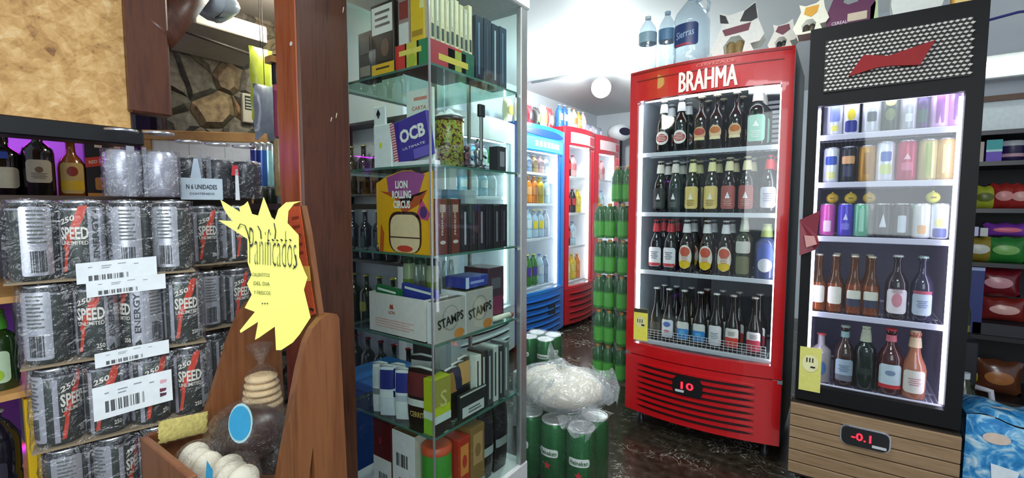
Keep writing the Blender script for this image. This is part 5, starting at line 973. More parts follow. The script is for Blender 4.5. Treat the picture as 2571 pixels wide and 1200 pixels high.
for (px, py, y, rx, rz_, s, lb) in ((505, 1165, .31, .045, .042, 5, 'bag of white rolls at the lower left of the rack with a blue mark'), (590, 1190, .33, .04, .034, 9, 'bag of white rolls at the bottom of the rack under the chocolate cake')):
    c = yv(px, py, y); t = thing('bagged_white_rolls', lb, 'bread', (c.x, c.y, c.z-rz_))
    for k in range(3): b = MB(); blob((c.x+(k-1)*.026, c.y-.004*(k % 2), c.z-.004), .016, .026, rz_*.8, mat('#d2ccb8', .6, var=.2, scale=30), b, 10, .02, s+k); P('bread_roll', b, t, **W)
    b = MB(); blob(c, rx, .04, rz_, M_BAG, b, 14, .08, s); P('clear_bag', b, t, **W)
    if s == 5: b = MB(); q = yv(524, 1192, .262); b.patch([(-.012, -.012), (.01, -.02), (.014, .012), (-.004, .02)], BLUEST, lambda u, v: (q.x+u, q.y, q.z+v), 1); P('blue_sticker', b, t, **W)
c = yv(690, 1150, .44); b = MB(); blob(c, .04, .04, .035, M_BAG, b, 14, .1, 12); b2 = MB(); blob(c, .033, .033, .028, mat('#1c1814', .5), b2, 12, .08, 13)
t = thing('dark_bagged_bread', 'dark loaf in clear crinkled bag at the right side of the rack', 'bread', (c.x, c.y, c.z-.04)); P('clear_bag', b, t, **W); P('loaf', b2, t, **W)
# ---------------------------------------------------------------- back room fridges along the left wall (facing +x)
BXF = -2.12
def kf(y0, lb, nm, w_, h, col, win, led, shelves, bt, base, nsl):
    t = fridge(nm, lb, (BXF, y0, 0), PI/2, w_, .55, h, col, .045, win, led, '#eef2f6', '#dfe6ee', shelves, bt); louvre_base(t, w_, .045, .06, bt, base, nsl, '#0a1430' if 'blue' in nm else '#2a0508'); return t
fbl = kf(3.06, 'blue glass-door fridge with pale header, first in the back-room row', 'blue_drinks_fridge', .77, 1.88, '#1c74c4', (.05, .70, .47, 1.66), LEDB, (1.49, 1.22, .915, .49), .44, '#1a66b8', 6)
b = MB(); fb2 = bowsurf(.77, .045); strip(b, .77, .045, .06, .71, 1.67, 1.775, .004, mat('#4cb4d8', .4), 12, -.003); strip(b, .77, .045, .06, .71, 1.785, 1.85, .004, mat('#163c98', .4), 12, -.003, lambda u: max(.1, math.sin(PI*u)**.5))
for i in range(7): strip(b, .77, .045, .2+.06*i, .24+.06*i, 1.70, 1.745, .003, mat('#e8f6fa', .5), 2, -.006)
P('header_panel', b, fbl, 'pale blue header with white lettering shapes'); display(fbl, .50, .27, .10, .09, '', -.036) if False else None
b = MB(); b.box((.42, -.05, .23), (.53, -.03, .33), mat('#22262c', .4)); P('control_box', b, fbl)
b = MB(); b.box((.4, -.036, 1.40), (.56, -.034, 1.53), WHITE); P('white_notice', b, fbl)
fr1 = kf(3.85, 'red glass-door fridge right of the blue one in the back room', 'red_drinks_fridge', .64, 1.95, '#c02030', (.05, .57, .43, 1.78), LEDB, (1.49, 1.13, .80, .45), .40, '#a81820', 5)
fr2 = kf(4.50, 'furthest red glass-door fridge in the back room, behind the green bottle tower', 'red_drinks_fridge', .64, 1.95, '#c43040', (.05, .57, .43, 1.76), LEDB, (1.49, 1.13, .80, .45), .40, '#a81820', 5)
for f_, w_ in ((fr1, .64), (fr2, .64)): b = MB(); strip(b, w_, .045, .07, w_-.07, 1.80, 1.90, .004, mat('#f4d8dc', .4), 10, -.003); strip(b, w_, .045, w_*.66, w_-.08, 1.81, 1.89, .003, mat('#d85060', .4), 4, -.006); P('header_panel', b, f_, 'pale pink header panel')
fwh = kf(2.27, 'white glass-door fridge seen through the glass display cabinet', 'white_drinks_fridge', .75, 1.84, '#dfe6ea', (.05, .68, .42, 1.68), LEDB, (1.52, 1.27, .96, .48), .40, '#d4dce2', 5)
def soda(col, cap, lab, H=.24, R=.042): return dict(H=H, R=R, k='pet', g=col, cap=cap, lab=(('r', 2.0, .28, .46, lab),))
GR, OR, YE, CO, CL, LI = soda('#2ca050', '#3cb860', '#8cd4a0'), soda('#e88828', '#f0a040', '#f4b070'), soda('#ecc82c', '#e8d040', '#f4e070'), soda('#2c1414', '#c82030', '#d03038'), soda('#b8d4e4', '#4c80c8', '#e4eef8'), soda('#3c7c2c', '#d8dc50', '#5c3c9c')
blr = [(1.495, 'top', [('dark olive', soda('#5c6430', '#d8c840', '#8c8c50', .15)), ('navy', soda('#22285c', '#2c3068', '#4c58a0', .15)), ('blue-grey', soda('#7c94b4', '#a8b8d0', '#c8d4e4', .15)), ('tan', soda('#a88c60', '#c8b080', '#d4bc90', .15)), ('pinkish', soda('#c8a0a0', '#d8b8b8', '#e4c8c8', .15)), ('white', soda('#d8dce4', '#e4e8ec', '#f0f0f0', .15))]),
       (1.225, 'second', [('green', GR), ('green', dict(GR, R=.0421)), ('orange', OR), ('orange', dict(OR, R=.0421)), ('yellow', YE), ('pale blue', CL)]),
       (.92, 'third', [('green', dict(GR, H=.27)), ('pale green', soda('#a8d4a0', '#3cb860', '#5cb488', .27)), ('clear', dict(CL, H=.27)), ('yellow-label', soda('#b4c8d8', '#e8d040', '#f0d82c', .25)), ('yellow-label', soda('#b0c4d8', '#e8d040', '#f0d82c', .25)), ('grey', soda('#b8c0d0', '#c8d0dc', '#d4dce8', .25))]),
       (.495, 'bottom', [('lime', soda('#c8d460', '#dce080', '#a8b840', .26)), ('dark purple-label', dict(LI, H=.28)), ('dark purple-label', dict(LI, H=.28, R=.0421)), ('dark purple-label', dict(LI, H=.28, R=.0422)), ('clear', dict(CL, H=.27, R=.043)), ('grey', soda('#8898b0', '#c8d0dc', '#a8b4c8', .25))])]
ORD = ('first', 'second', 'third', 'fourth', 'fifth', 'sixth', 'seventh')
for z, nm, ls in blr:
    for i, (cn, sp) in enumerate(ls): put('b', sp, 'soda_bottle', '%s drink bottle, %s from left, %s shelf of the blue fridge' % (cn, ORD[i], nm), 'bottle', (BXF-.12, 3.06+.12+.1*i, z+.001), PI/2, 'bottles in the blue fridge')
for z, nm, cs in ((1.525, 'top', ('#3c8c5c', '#2c9cd0', '#2ca0d8', '#d8e8e0', '#3c9c58')), (1.275, 'second', ('#d8e4ec', '#8cc4dc', '#c8dce4', '#a8c8d8', '#e0e8ec')), (.965, 'third', ('#3cac58', '#58b478', '#d88c58', '#d8a078', '#b8d4b8')), (.485, 'bottom', ('#8c3c48', '#3c4c5c', '#6c2c3c', '#4c5c6c', '#8c4c5c'))):
    for i, c in enumerate(cs): put('b', soda(c, '#e0e8e8', '#e8f0f0', .13 if z > 1.5 else .2, .045), 'soda_bottle', 'bottle %s from left on the %s shelf of the white fridge behind the cabinet' % (ORD[i], nm), 'bottle', (BXF-.12, 2.27+.14+.115*i, z+.001), PI/2, 'bottles in the white fridge')
PINKB = soda('#e8b0b0', '#d84050', '#e07880', .22); 
r1 = [(1.495, 'top', [('cola', dict(CO, H=.22, R=.0422)), ('cola', dict(CO, H=.22)), ('red', PINKB)]), (1.135, 'second', [('cola', CO), ('cola', dict(CO, R=.0421)), ('cola', dict(CO, R=.0424)), ('yellow', YE)]), (.805, 'third', [('cola', dict(CO, H=.25)), ('cola', dict(CO, H=.25, R=.0421)), ('pale', CL)]), (.455, 'bottom', [('orange', OR), ('pale green', soda('#c8dc9c', '#a8c870', '#dce8b8')), ('yellow', dict(YE, H=.26)), ('orange', dict(OR, H=.25))])]
for z, nm, ls in r1:
    for i, (cn, sp) in enumerate(ls): put('b', sp, 'soda_bottle', '%s bottle, %s from left, %s shelf of the nearer back-room red fridge' % (cn, ORD[i], nm), 'bottle', (BXF-.12, 3.85+.13+.115*i, z+.001), PI/2, 'bottles in the nearer back-room red fridge')
for z, nm, ls in ((1.495, 'top', [('amber', soda('#c89060', '#e8c890', '#a87c50', .18)), ('green', soda('#8cb890', '#3c9c5c', '#b8d8b8', .18)), ('pink', PINKB)]), (1.135, 'second', [('yellow', YE), ('lime', soda('#c8d460', '#dce080', '#a8b840', .24)), ('pale', CL)])):
    for i, (cn, sp) in enumerate(ls): put('b', sp, 'soda_bottle', '%s bottle, %s on the %s shelf of the furthest red fridge' % (cn, ORD[i], nm), 'bottle', (BXF-.12, 4.5+.14+.13*i, z+.001), PI/2, 'bottles in the furthest red fridge')
# goods standing on the back-room fridges
def bag3(x, y, z, w_, h, th, rz, m, m2, lab, grp=None, cat='bag', nm='snack_bag', tilt=0):
    t = thing(nm, lab, cat, (x, y, z), rz, grp); b = MB(); ph = (x*31+y*17) % 6
    for s in (1, -1): b.grid(10, 10, lambda u, v: ((u-.5)*w_*(1-.08*math.sin(PI*v)), s*th/2*(math.sin(PI*u)*math.sin(PI*v))**.55+tilt*v, h*v+.004*math.sin(15*u+ph)*v), m)
    P('bag_body', b, t); b = MB(); fn = lambda u, v: (u, -th/2*(max(0, math.sin(PI*(u/w_+.5)))*max(0, math.sin(PI*v/h)))**.55-.003+tilt*v/h, v)
    b.patch(oval(w_*.6, h*.4, 16, 0, h*.5), m2, fn, 4); P('printed_label', b, t); return t
tb = [(3.115, .2, '#f0e8c0', '#e8c830', 'cream and yellow'), (3.27, .22, '#e8dcd0', '#c84038', 'cream and red'), (3.42, .2, '#b02838', '#2c2c30', 'dark red'), (3.55, .2, '#2c2c2c', '#5c7c40', 'black'), (3.66, .24, '#f0e4cc', '#d89040', 'white and orange'), (3.77, .23, '#c02c30', '#e8d0c0', 'bright red')]
for i, (y, h, c, c2, nm) in enumerate(tb): bag3(BXF-.14, y, 1.8805, .105, h, .09, PI/2, mat(c, .35), mat(c2, .4), nm+' snack bag standing on top of the blue fridge', 'snack bags on the blue fridge')
for i, (c, c2, nm) in enumerate((('#2c60c0', '#c8dcf0', 'blue'), ('#2850a8', '#e8e8f0', 'deep blue'), ('#8cc8d8', '#f0f4f0', 'aqua'), ('#e0d8b8', '#c87848', 'cream'), ('#a8944c', '#d8c878', 'olive'), ('#b8a8b0', '#d8c8d0', 'mauve'))):
    put('b', soda(c, c2, c2, .22+.01*(i % 2), .038), 'cleaner_bottle', nm+' bottle, %s in the row on top of the nearer red back-room fridge' % ORD[i], 'bottle', (BXF-.12, 3.93+.1*i, 1.9505), PI/2, 'bottles on top of the back-room red fridge')
for i, (c, nm) in enumerate((('#9a9cb4', 'grey lilac'), ('#b4b0bc', 'pale grey'), ('#848ca0', 'slate'))): bag3(BXF-.14, 4.6+.13*i, 1.9505, .12, .13, .08, PI/2, mat(c, .4), mat('#d8d8e0', .5), nm+' packet on top of the furthest red fridge', 'packets on the furthest fridge')
t = thing('white_round_appliance', 'white rounded appliance with dark oval opening, high above the furthest fridge', 'appliance', (-2.2, 5.32, 1.93), math.radians(60))
b = MB(); b.lathe([(.1, -.09), (.13, -.07), (.14, 0), (.12, .08), (.05, .1)], mat('#dfe2e8', .4), 26, M=Matrix.Translation((0, 0, .15)) @ Matrix.Rotation(PI/2, 4, 'X'), sx=1, sy=.75); P('housing', b, t)
b = MB(); b.patch(oval(.17, .09, 24, 0, .15), mat('#23203a', .5), lambda u, v: (u, -.105, v), 1); P('dark_opening', b, t); b = MB(); b.box((-.02, -.03, -1.93), (.02, .03, .06), DARK); P('stand', b, t)
# tower of green bottle packs
PB = dict(H=.235, R=.037, k='pet', g='#3c9c38', cap='#d88c28', lab=(('r', 2.2, .3, .42, '#58b848'),))
def mkgreen():
    b = MB(); b.lathe([(.031, 0), (.036, .01), (.036, .12)], mat('#3f9a34', .25, coat=.4), 16); b.lathe([(.036, .12), (.0355, .16), (.026, .195), (.013, .218)], mat('#2c6a34', .2, coat=.5), 16, caps=False); o = b.build('bottle_green'); d0 = o.data; bpy.data.objects.remove(o)
    b = MB(); b.lathe([(.0365, .02), (.0367, .11)], mat('#5cbc48', .35), 16, caps=False); o = b.build('lb'); d1 = o.data; bpy.data.objects.remove(o)
    b = MB(); b.lathe([(.014, .212), (.015, .216), (.015, .232), (.012, .234)], mat('#d0902c', .4), 12); o = b.build('cp'); d2 = o.data; bpy.data.objects.remove(o); return d0, d1, d2
GB = mkgreen()
def greenpack(label, x, y, z, nx, ny, rz=0, grp='green bottle packs in the tower'):
    t = thing('bottle_multipack', label, 'multipack', (x, y, z), rz, grp)
    for j in range(ny):
        for i in range(nx):
            o = bpy.data.objects.new('bottle', GB[0]); COL.objects.link(o); o.parent = t; o.location = (.075*(i+.5), .075*(j+.5), .001)
            if j == 0:
                for d, n in ((GB[1], 'label_band'), (GB[2], 'bottle_cap')): l = bpy.data.objects.new(n, d); COL.objects.link(l); l.parent = o
    b = MB(); w_, d_ = .075*nx, .075*ny; b.grid(10, 6, lambda u, v: (w_*u, -.001-.003*abs(math.sin(PI*nx*u))+.03*max(0, v-.7), .238*v), M_FILM); b.grid(4, 6, lambda u, v: (-.001, d_*u, .238*v), M_FILM); b.grid(8, 4, lambda u, v: (w_*u, .03+(d_-.04)*v, .2385), M_FILM); P('shrink_film', b, t); return t
for k in range(5):
    for c in range(2): greenpack('%s pack of green bottles, %s column of the tower beside the red fridge' % (('lowest', 'second', 'middle', 'fourth', 'topmost')[k], ('left', 'right')[c]), -1.385+.166*c+.004*(k % 2), 2.90, .012+.243*k, 2, 2)
greenpack('single green bottle pack crowning the tower beside the red fridge', -1.27, 2.92, 1.229, 2, 2)
b = MB(); b.box((-1.40, 2.88, 0), (-1.04, 3.08, .011), mat('#6c5c48', .7)); single(b, 'pallet_board', 'thin board on the floor under the green bottle tower', 'board')
# floor stacks by the cabinet
HG = mat('#1d6b34', .3, .35)
def mkhein(R_, H):
    b = MB(); b.lathe([(R_*.8, 0), (R_, .04*H), (R_, .92*H), (R_*.88, .975*H)], HG, 22, caps=False); c = cyl(R_*1.01)
    b.patch(rrect(1.5*R_, .12*H, .3, cx=0, cz=.55*H), mat('#dfe8e0', .4), c, 5); st = [(.3*R_*math.sin(PI*k/5)*(1 if k % 2 == 0 else .42), .36*H+.3*R_*math.cos(PI*k/5)*(1 if k % 2 == 0 else .42)) for k in range(10)]; b.patch(st, mat('#c82c30', .4), cyl(R_*1.03), 1); b.text('Heineken', 1.3*R_, .07*H, mat('#1a5a2c', .5), lambda u, v: cyl(R_*1.03)(u, v+.55*H), .02)
    o = b.build('can'); d = o.data; bpy.data.objects.remove(o); b = MB(); b.lathe([(R_*.9, .97*H), (R_*.92, H), (R_*.84, H), (R_*.8, .985*H)], mat('#e4e8e6', .3, .5), 22); o = b.build('lid'); d2 = o.data; bpy.data.objects.remove(o); return d, d2
HM = mkhein(.047, .19); HM2 = mkhein(.062, .285)
def canpack(label, loc, rz, nx, ny, pitch, meshes, H, cols=None, grp=None):
    t = thing('can_multipack', label, 'multipack', loc, rz, grp)
    for j in range(ny):
        for i in range(nx):
            o = bpy.data.objects.new('can', meshes[0]); COL.objects.link(o); o.parent = t; o.location = (pitch*(i+.5), pitch*(j+.5), .001); o.rotation_euler = (0, 0, .3*((i+j) % 3-1))
            l = bpy.data.objects.new('lid', meshes[1]); COL.objects.link(l); l.parent = o
    b = MB(); w_, d_ = pitch*nx, pitch*ny
    b.grid(12, 8, lambda u, v: (w_*u, -.002-.003*math.sin(11*u+9*v), H*v), M_FILM); b.grid(12, 8, lambda u, v: (w_+.002, d_*u, H*v+.002*math.sin(20*u)), M_FILM); b.grid(12, 8, lambda u, v: (w_*u, d_*v, H+.004+.003*math.sin(13*u+17*v)), M_FILM); P('shrink_film', b, t); return t
canpack('green beer can pack with red stars on the floor beside the glass cabinet', (-1.16, 1.62, .004), .0, 3, 2, .127, HM2, .285, grp=None)
canpack('white-topped green can pack on a stack behind the plastic-wrapped bundle', (-1.39, 2.0, .31), .1, 2, 2, .098, HM, .19, grp=None)
b = MB(); b.box((-1.42, 2.0, 0), (-1.12, 2.22, .308), mat('#c4c8cc', .5), bev=.006); single(b, 'white_carton', 'white carton on the floor under the white-topped green can pack', 'carton')
# wrapped bundle
t = thing('plastic_wrapped_bundle', 'large bundle of cream goods in loose clear plastic lying on the green can pack', 'bundle', (-.99, 1.76, .31)); b = MB()
def bun(k, e): return lambda u, v: (-.99+(.225*k)*math.cos(2*PI*u)*math.sin(PI*v)**.7*(1+e*math.sin(10*PI*u)), 1.77+.17*k*math.sin(2*PI*u)*math.sin(PI*v)**.7*(1+e*math.sin(6*PI*u+1)), .40-.085*k*math.cos(PI*v)+e*.12*math.sin(9*u*PI+6*v))
b.grid(30, 14, bun(.86, .02), mat('#e0d4c0', .7, var=.25, scale=25)); P('cream_goods', b, t, **W)
LOOSE = clear('loose_plastic', '#f8fafa', .6, .10, .2, .18, '#e6edf2', 1, 22); b = MB(); b.grid(40, 16, bun(1.0, .07), LOOSE)
P('plastic_wrap', b, t, **W)
def flap(pts, n, lab):
    b = MB(); A_, B_, C2, D_ = [Vector(p) for p in pts]
    b.grid(14, 10, lambda u, v: (A_*(1-u)+B_*u)*(1-v)+(D_*(1-u)+C2*u)*v+Vector((.012*math.sin(9*u+5*v+n), .012*math.sin(7*v+11*u), .014*math.sin(12*u*v+4*u+n))), LOOSE); P('loose_flap', b, t, **W)
def q3(px, py, y): return aty(px, py, y)
flap((q3(1330, 955, 1.62), q3(1400, 945, 1.66), q3(1390, 1010, 1.62), q3(1325, 1000, 1.6)), 1, '')
flap((q3(1480, 925, 1.85), q3(1545, 920, 1.85), q3(1552, 1015, 1.8), q3(1500, 1010, 1.75)), 2, '')
flap((q3(1380, 855, 1.95), q3(1440, 930, 1.9), q3(1400, 935, 1.85), q3(1378, 920, 1.9)), 3, '')
flap((q3(1400, 1040, 1.62), q3(1500, 1020, 1.66), q3(1488, 1110, 1.64), q3(1410, 1075, 1.6)), 4, '')
# goods on top of the front fridges
WAT = mat('#8fa6b0', .15, .1)
def water(label, x, y, z, H, R_, lab, cap):
    t = thing('water_bottle', label, 'bottle', (x, y, z), 0, 'clear bottles on the red fridge'); b = MB(); pf = [(.8*R_, 0), (R_, .03*H)]
    for k in range(8): pf += [(R_*.96, (.06+.05*k)*H), (R_, (.085+.05*k)*H)]
    pf += [(R_, .5*H), (R_, .7*H), (.85*R_, .8*H), (.35*R_, .92*H), (.3*R_, .97*H)]; b.lathe(pf, M_PET, 20, caps=False); P('bottle_body', b, t)
    b = MB(); b.lathe([(R_*1.01, .52*H), (R_*1.01, .7*H)], mat(lab, .4), 20, caps=False); P('label_band', b, t); b = MB(); b.lathe([(.34*R_, .955*H), (.34*R_, 1.0*H)], mat(cap, .4), 12); P('cap', b, t)
FZ = 1.9005
water('ribbed clear water bottle with blue-grey band, furthest left on the red fridge', -.865, 2.45, FZ, .29, .046, '#8ca8b8', '#d0dce4')
water('second ribbed water bottle, just behind the left one on the red fridge', -.785, 2.52, FZ, .32, .046, '#5c84a8', '#a0b8cc')
t = thing('water_jug', 'large clear water jug with dark blue label and handle on the red fridge', 'jug', (-.655, 2.49, FZ), -.1); b = MB(); b.lathe([(.075, 0), (.088, .01), (.088, .05), (.084, .06), (.088, .07), (.088, .22), (.075, .27), (.035, .32), (.022, .335), (.022, .35)], M_PET, 28, caps=False); P('jug_body', b, t)
b = MB(); b.patch(rrect(.13, .11, .15, cx=0, cz=.145), mat('#20366c', .4), cyl(.0895), 5); b.patch([(-.05, .093), (.04, .093), (.02, .105), (-.05, .103)], mat('#a03448', .4), cyl(.0902), 3); b.text('Sierras', .09, .035, mat('#9cb4d0', .5), lambda u, v: cyl(.0908)(u, v+.15+.15*u), .01); P('label_sticker', b, t)
b = MB(); b.tube([(.02, 0, .32), (.07, 0, .335), (.085, 0, .30), (.08, 0, .26)], .008, M_PET); P('handle', b, t)
b = MB(); b.lathe([(.025, .345), (.025, .37)], mat('#4c78b0', .4), 14); P('cap', b, t)
WC = mat('#e4e2da', .6)
def carrier(label, cx, cy, y, s, mcol, spots, inner, par=.0):
    """folded card carrier with cut-out window, outline given in units of s around (cx, cy) pixels"""
    o = aty(cx, cy, y); t = thing('cutout_card_carrier', label, 'carrier', (o.x, y, FZ if y > 2.39 else 1.8905), par, 'white cut-out card carriers on the fridges'); b = MB()
    ou = [(-.5, 0), (-.62, .25), (-.5, .5), (-.35, .85), (-.42, 1.15), (-.2, 1.05), (.15, 1.1), (.38, 1.25), (.45, .85), (.6, .45), (.5, .3), (.3, .28), (.42, 0), (.2, -.02), (-.3, -.02)]
    ho = [(-.28, .06), (-.32, .3), (-.15, .52), (.05, .52), (.18, .35), (.12, .08)]
    b.prism([(a*s, 0, c*s+.003) for a, c in ou], (0, .004, 0), mcol if not isinstance(mcol, str) else mat(mcol, .5), holes=[[(a*s, 0, c*s+.003) for a, c in ho]])
    b.prism([(a*s*.95, .09, c*s+.003) for a, c in ou[:5]+ou[7:]], (0, .004, 0), WC); b.box((-.45*s, .004, .001), (.4*s, .09, .005), WC); P('card_shell', b, t)
    b = MB(); f = lambda u, v: (u, -.0015, v)
    for c, pts in spots: b.patch([(a*s, c_*s+.003) for a, c_ in pts], mat(c, .5), f, 1)
    P('printed_patches', b, t)
    b = MB(); 
    for k in range(2): b.lathe([(.12*s, .002), (.13*s, .1*s), (.12*s, .38*s), (.06*s, .45*s)], mat(inner, .5, var=.4), 12, (-.18*s+.2*s*k, .045, .004))
    P('packed_goods', b, t); return t
BAND = [('#6c2038', [(-.35, .72), (.3, .78), (.25, .6), (-.28, .56)])]
carrier('large black-and-white patched card carrier with maroon band and brown window on the red fridge', 1850, 118, 2.44, .19, '#e6e4de', BAND+[('#15131a', [(-.4, .9), (-.42, 1.12), (-.28, 1.05), (-.2, .85)]), ('#15131a', [(.05, .85), (.15, 1.08), (.38, 1.22), (.44, .85), (.3, .8)])], '#8a7448')
carrier('small white cut-out carrier with maroon top, right end of the red fridge', 1965, 92, 2.42, .095, '#e6e2d8', [('#6c2038', [(-.3, .8), (-.2, 1.02), (.25, 1.05), (.3, .8), (0, .6)])], '#3c3c38')
carrier('small white cut-out carrier with orange top at the left end of the black fridge', 2035, 78, 2.24, .10, '#e8e4d0', [('#d89c20', [(-.25, .75), (-.2, 1.0), (.25, 1.02), (.2, .75), (0, .6)])], '#5c5448')
bq0 = aty(2110, 60, 2.24)
q = MB()
t = thing('purple_handled_carrier', 'purple bag with round handle hole and pale label on the black fridge', 'bag', (.0, 2.25, 1.8905)); b = MB()
b.prism([(-.075, 0, 0), (.07, 0, 0), (.075, 0, .07), (.06, 0, .14), (.045, 0, .17), (-.03, 0, .175), (-.06, 0, .11), (-.08, 0, .05)], (0, .06, 0), mat('#5c1c48', .35), holes=[[(-.03, 0, .1), (-.01, 0, .085), (.02, 0, .09), (.03, 0, .12), (.01, 0, .145), (-.02, 0, .14)]]); P('bag_body', b, t)
b = MB(); b.box((-.01, -.001, .02), (.05, 0, .05), mat('#c8b8a0', .5)); b.text('CEREAL', .05, .012, mat('#e0c8d8', .5), lambda u, v: (-.035+u, -.0012, .022+v), .01); P('printed_front', b, t)
b = MB(); b.prism([(.06, 0, 0), (.085, 0, 0), (.08, 0, .09), (.06, 0, .06)], (0, .03, 0), mat('#b8c89c', .5)); P('side_flap', b, t)
t = thing('white_cat_pattern_bag', 'white bag with black curved handle print, middle of the black fridge top', 'bag', (.185, 2.25, 1.8905)); b = MB()
b.prism([(-.055, 0, 0), (.07, 0, 0), (.085, 0, .05), (.08, 0, .16), (-.06, 0, .16), (-.065, 0, .05)], (0, .06, 0), mat('#dfe2dc', .5)); P('bag_body', b, t); b = MB(); b.tube([(.03, -.003, .09), (.035, -.003, .06), (.06, -.003, .055), (.07, -.003, .08)], .005, DARK); b.box((-.01, -.001, .075), (.02, 0, .08), DARK); P('printed_marks', b, t)
q = Bx(.285, .345, 2.23, 2.28, 1.8905, 2.0, '#d89820'); q.L(.1, .9, .05, .2, '#f0d080').done('orange_packet', 'orange-yellow packet at the right end of the black fridge top', 'packet')
q = Bx(-.06, -.04, 2.31, 2.36, 1.8905, 2.05, '#e4e2ea'); q.done('white_stick_packet', 'narrow white packet standing behind the purple bag', 'packet')
# ---------------------------------------------------------------- shelving to the right of the black fridge
SY = 3.0
t = thing('snack_shelving', 'dark shelving unit full of snack bags at the right edge', 'shelf', (.85, SY+.2, 0)); b = MB()
b.box((.42, SY, 0), (.445, SY+.4, 1.56), DARK).box((1.35, SY, 0), (1.38, SY+.4, 1.56), DARK).box((.445, SY+.38, 0), (1.35, SY+.4, 1.56), mat('#15151a', .6)); P('frame', b, t, **W)
SZ = (1.545, 1.405, 1.19, .94, .60, .30)
for z in SZ: b = MB(); b.box((.446, SY+.0, z-.02), (1.349, SY+.379, z), BLACK); P('shelf_board', b, t, **W)
b = MB(); b.box((.3, 3.68, 1.59), (1.6, 3.7, 1.78), mat('#e6f2fa', .4)); b.box((.3, 3.66, 1.78), (1.6, 3.7, 1.81), mat('#6c5448', .6)); single(b, 'pale_wall_panel', 'pale blue wall panel with brown top strip above the snack shelving', 'panel')
t = thing('tube_light_fixture', 'white fluorescent tube fixture on the wall above the snack shelves', 'lamp', (.9, 3.58, 1.9)); b = MB(); b.box((.3, 3.60, 1.89), (1.7, 3.70, 2.02), mat('#dfe3e6', .4), bev=.006); P('casing', b, t, **W)
b = MB(); b.tube([(.32, 3.575, 1.95), (1.68, 3.575, 1.95)], .028, mat('#fbfff0', .5, emit=3), 12); P('tube', b, t, **W)
b = MB(); b.tube([(.45, 3.0, 2.03), (.6, 3.0, 2.052), (.8, 3.0, 2.04), (1.2, 3.0, 2.1), (1.3, 3.2, 2.4)], .006, mat('#3a3a8c', .5)); b.tube([(.2, 3.2, 2.4), (.3, 3.1, 2.1), (.45, 3.0, 2.03)], .006, mat('#3a3a8c', .5)); single(b, 'hanging_cable', 'blue cable hanging across the ceiling at the top right', 'cord')
def rx_(px): return aty(px, 400, SY+.05).x
SG_ = 'packets on the right-hand shelving'
Bx(rx_(2456), rx_(2468), SY+.04, SY+.1, 1.4055, 1.50, '#c8b8a8').done('beige_packet', 'narrow beige packet at the left end of the upper snack shelf', 'packet')
Bx(rx_(2472), rx_(2512), SY+.03, SY+.1, 1.4055, 1.505, '#6a48c8').L(0, 1, .5, 1, '#38b4b4').L(0, 1, .45, .55, '#c8f0f0', 2).done('teal_purple_box', 'teal and violet box on the upper snack shelf', 'box')
t = thing('round_tub', 'round dark violet tub with white lid on the upper snack shelf', 'tub', (rx_(2543), SY+.09, 1.4055)); b = MB(); b.lathe([(.035, 0), (.042, .01), (.044, .07)], mat('#2c2450', .4), 22); b.lathe([(.0445, .02), (.0447, .035)], mat('#c8a0a8', .5), 22, caps=False); P('tub_body', b, t); b = MB(); b.lathe([(.046, .07), (.046, .088), (.04, .094)], mat('#b8c0c0', .4), 22); P('lid', b, t)
Bx(rx_(2530), rx_(2575), SY+.12, SY+.2, 1.4055, 1.49, '#7c88a0').done('grey_blue_box', 'grey-blue box behind the round violet tub', 'box')
bs = [(2482, .1, .105, '#a8b038', '#5c6820', 'olive-lime bag on the second snack shelf', 1.1905, .12), (2530, .1, .115, '#9c2c28', '#d8908c', 'dark red bag, left of two on the second snack shelf', 1.1905, .12), (2572, .1, .11, '#a83430', '#e0a8a0', 'dark red bag, right of two on the second snack shelf', 1.1905, .12),
      (2548, .16, .06, '#7c3ca8', '#e07088', 'purple flat bag with pink end on the third snack shelf', 1.06, .12), (2475, .13, .115, '#8c7c2c', '#c8ccc0', 'mustard and silver bag on the third snack shelf', .9405, .14), (2545, .15, .115, '#2c7c34', '#7cb45c', 'glossy green bag on the third snack shelf', .9405, .14),
      (2490, .13, .10, '#3c3c34', '#8c8c88', 'charcoal grey bag behind the mustard bag', .9405, .10)]
for i, (px, w_, h, c, c2, lb, z, th) in enumerate(bs): bag3(rx_(px), SY+.09+(.15 if i == 6 else 0)-(0 if i != 3 else -.02), z if i != 3 else 1.0605, w_, h, .07, 0, mat(c, .3), mat(c2, .35), lb, SG_)
Bx(rx_(2452), rx_(2466), SY+.02, SY+.06, 1.0605, 1.105, '#c8c4e8').done('white_violet_packet', 'small white and violet packet at the left of the third snack shelf', 'packet')
Bx(rx_(2470), rx_(2490), SY+.02, SY+.06, 1.0605, 1.10, '#c4c8c4').done('white_packet', 'small white packet beside the white and violet one', 'packet')
q = Bx(rx_(2432), rx_(2490), SY+.02, SY+.12, .6005, .915, '#1c2c74'); q.L(0, 1, .95, 1, '#a8b4e0').done('navy_box', 'large navy blue box with pale top edge right of the black fridge', 'box')
for i, (px, z, w_, h, c, c2, lb) in enumerate(((2530, .78, .16, .13, '#6c1420', '#c89098', 'glossy maroon bag right of the navy box'), (2555, .6605, .17, .11, '#7c2420', '#d8a8a0', 'rust-red glossy bag below the maroon one'), (2560, .3005, .17, .16, '#5c3420', '#a86c3c', 'brown bag on the lower snack shelf at the right edge'), (2510, .3005, .12, .12, '#4c1418', '#a8a020', 'dark red bag with yellow patch on the lower snack shelf'))):
    bag3(rx_(px), SY+.08+.03*i, max(z, .6005) if i < 2 else z, w_, h, .08, 0, mat(c, .22, spec=.8), mat(c2, .25), lb, SG_)
b = MB(); b.box((.53, SY+.02, .6005+.0), (1.2, SY+.3, .655), mat('#22222a', .5)); single(b, 'black_tray', 'low black tray under the red bags on the snack shelf', 'tray')
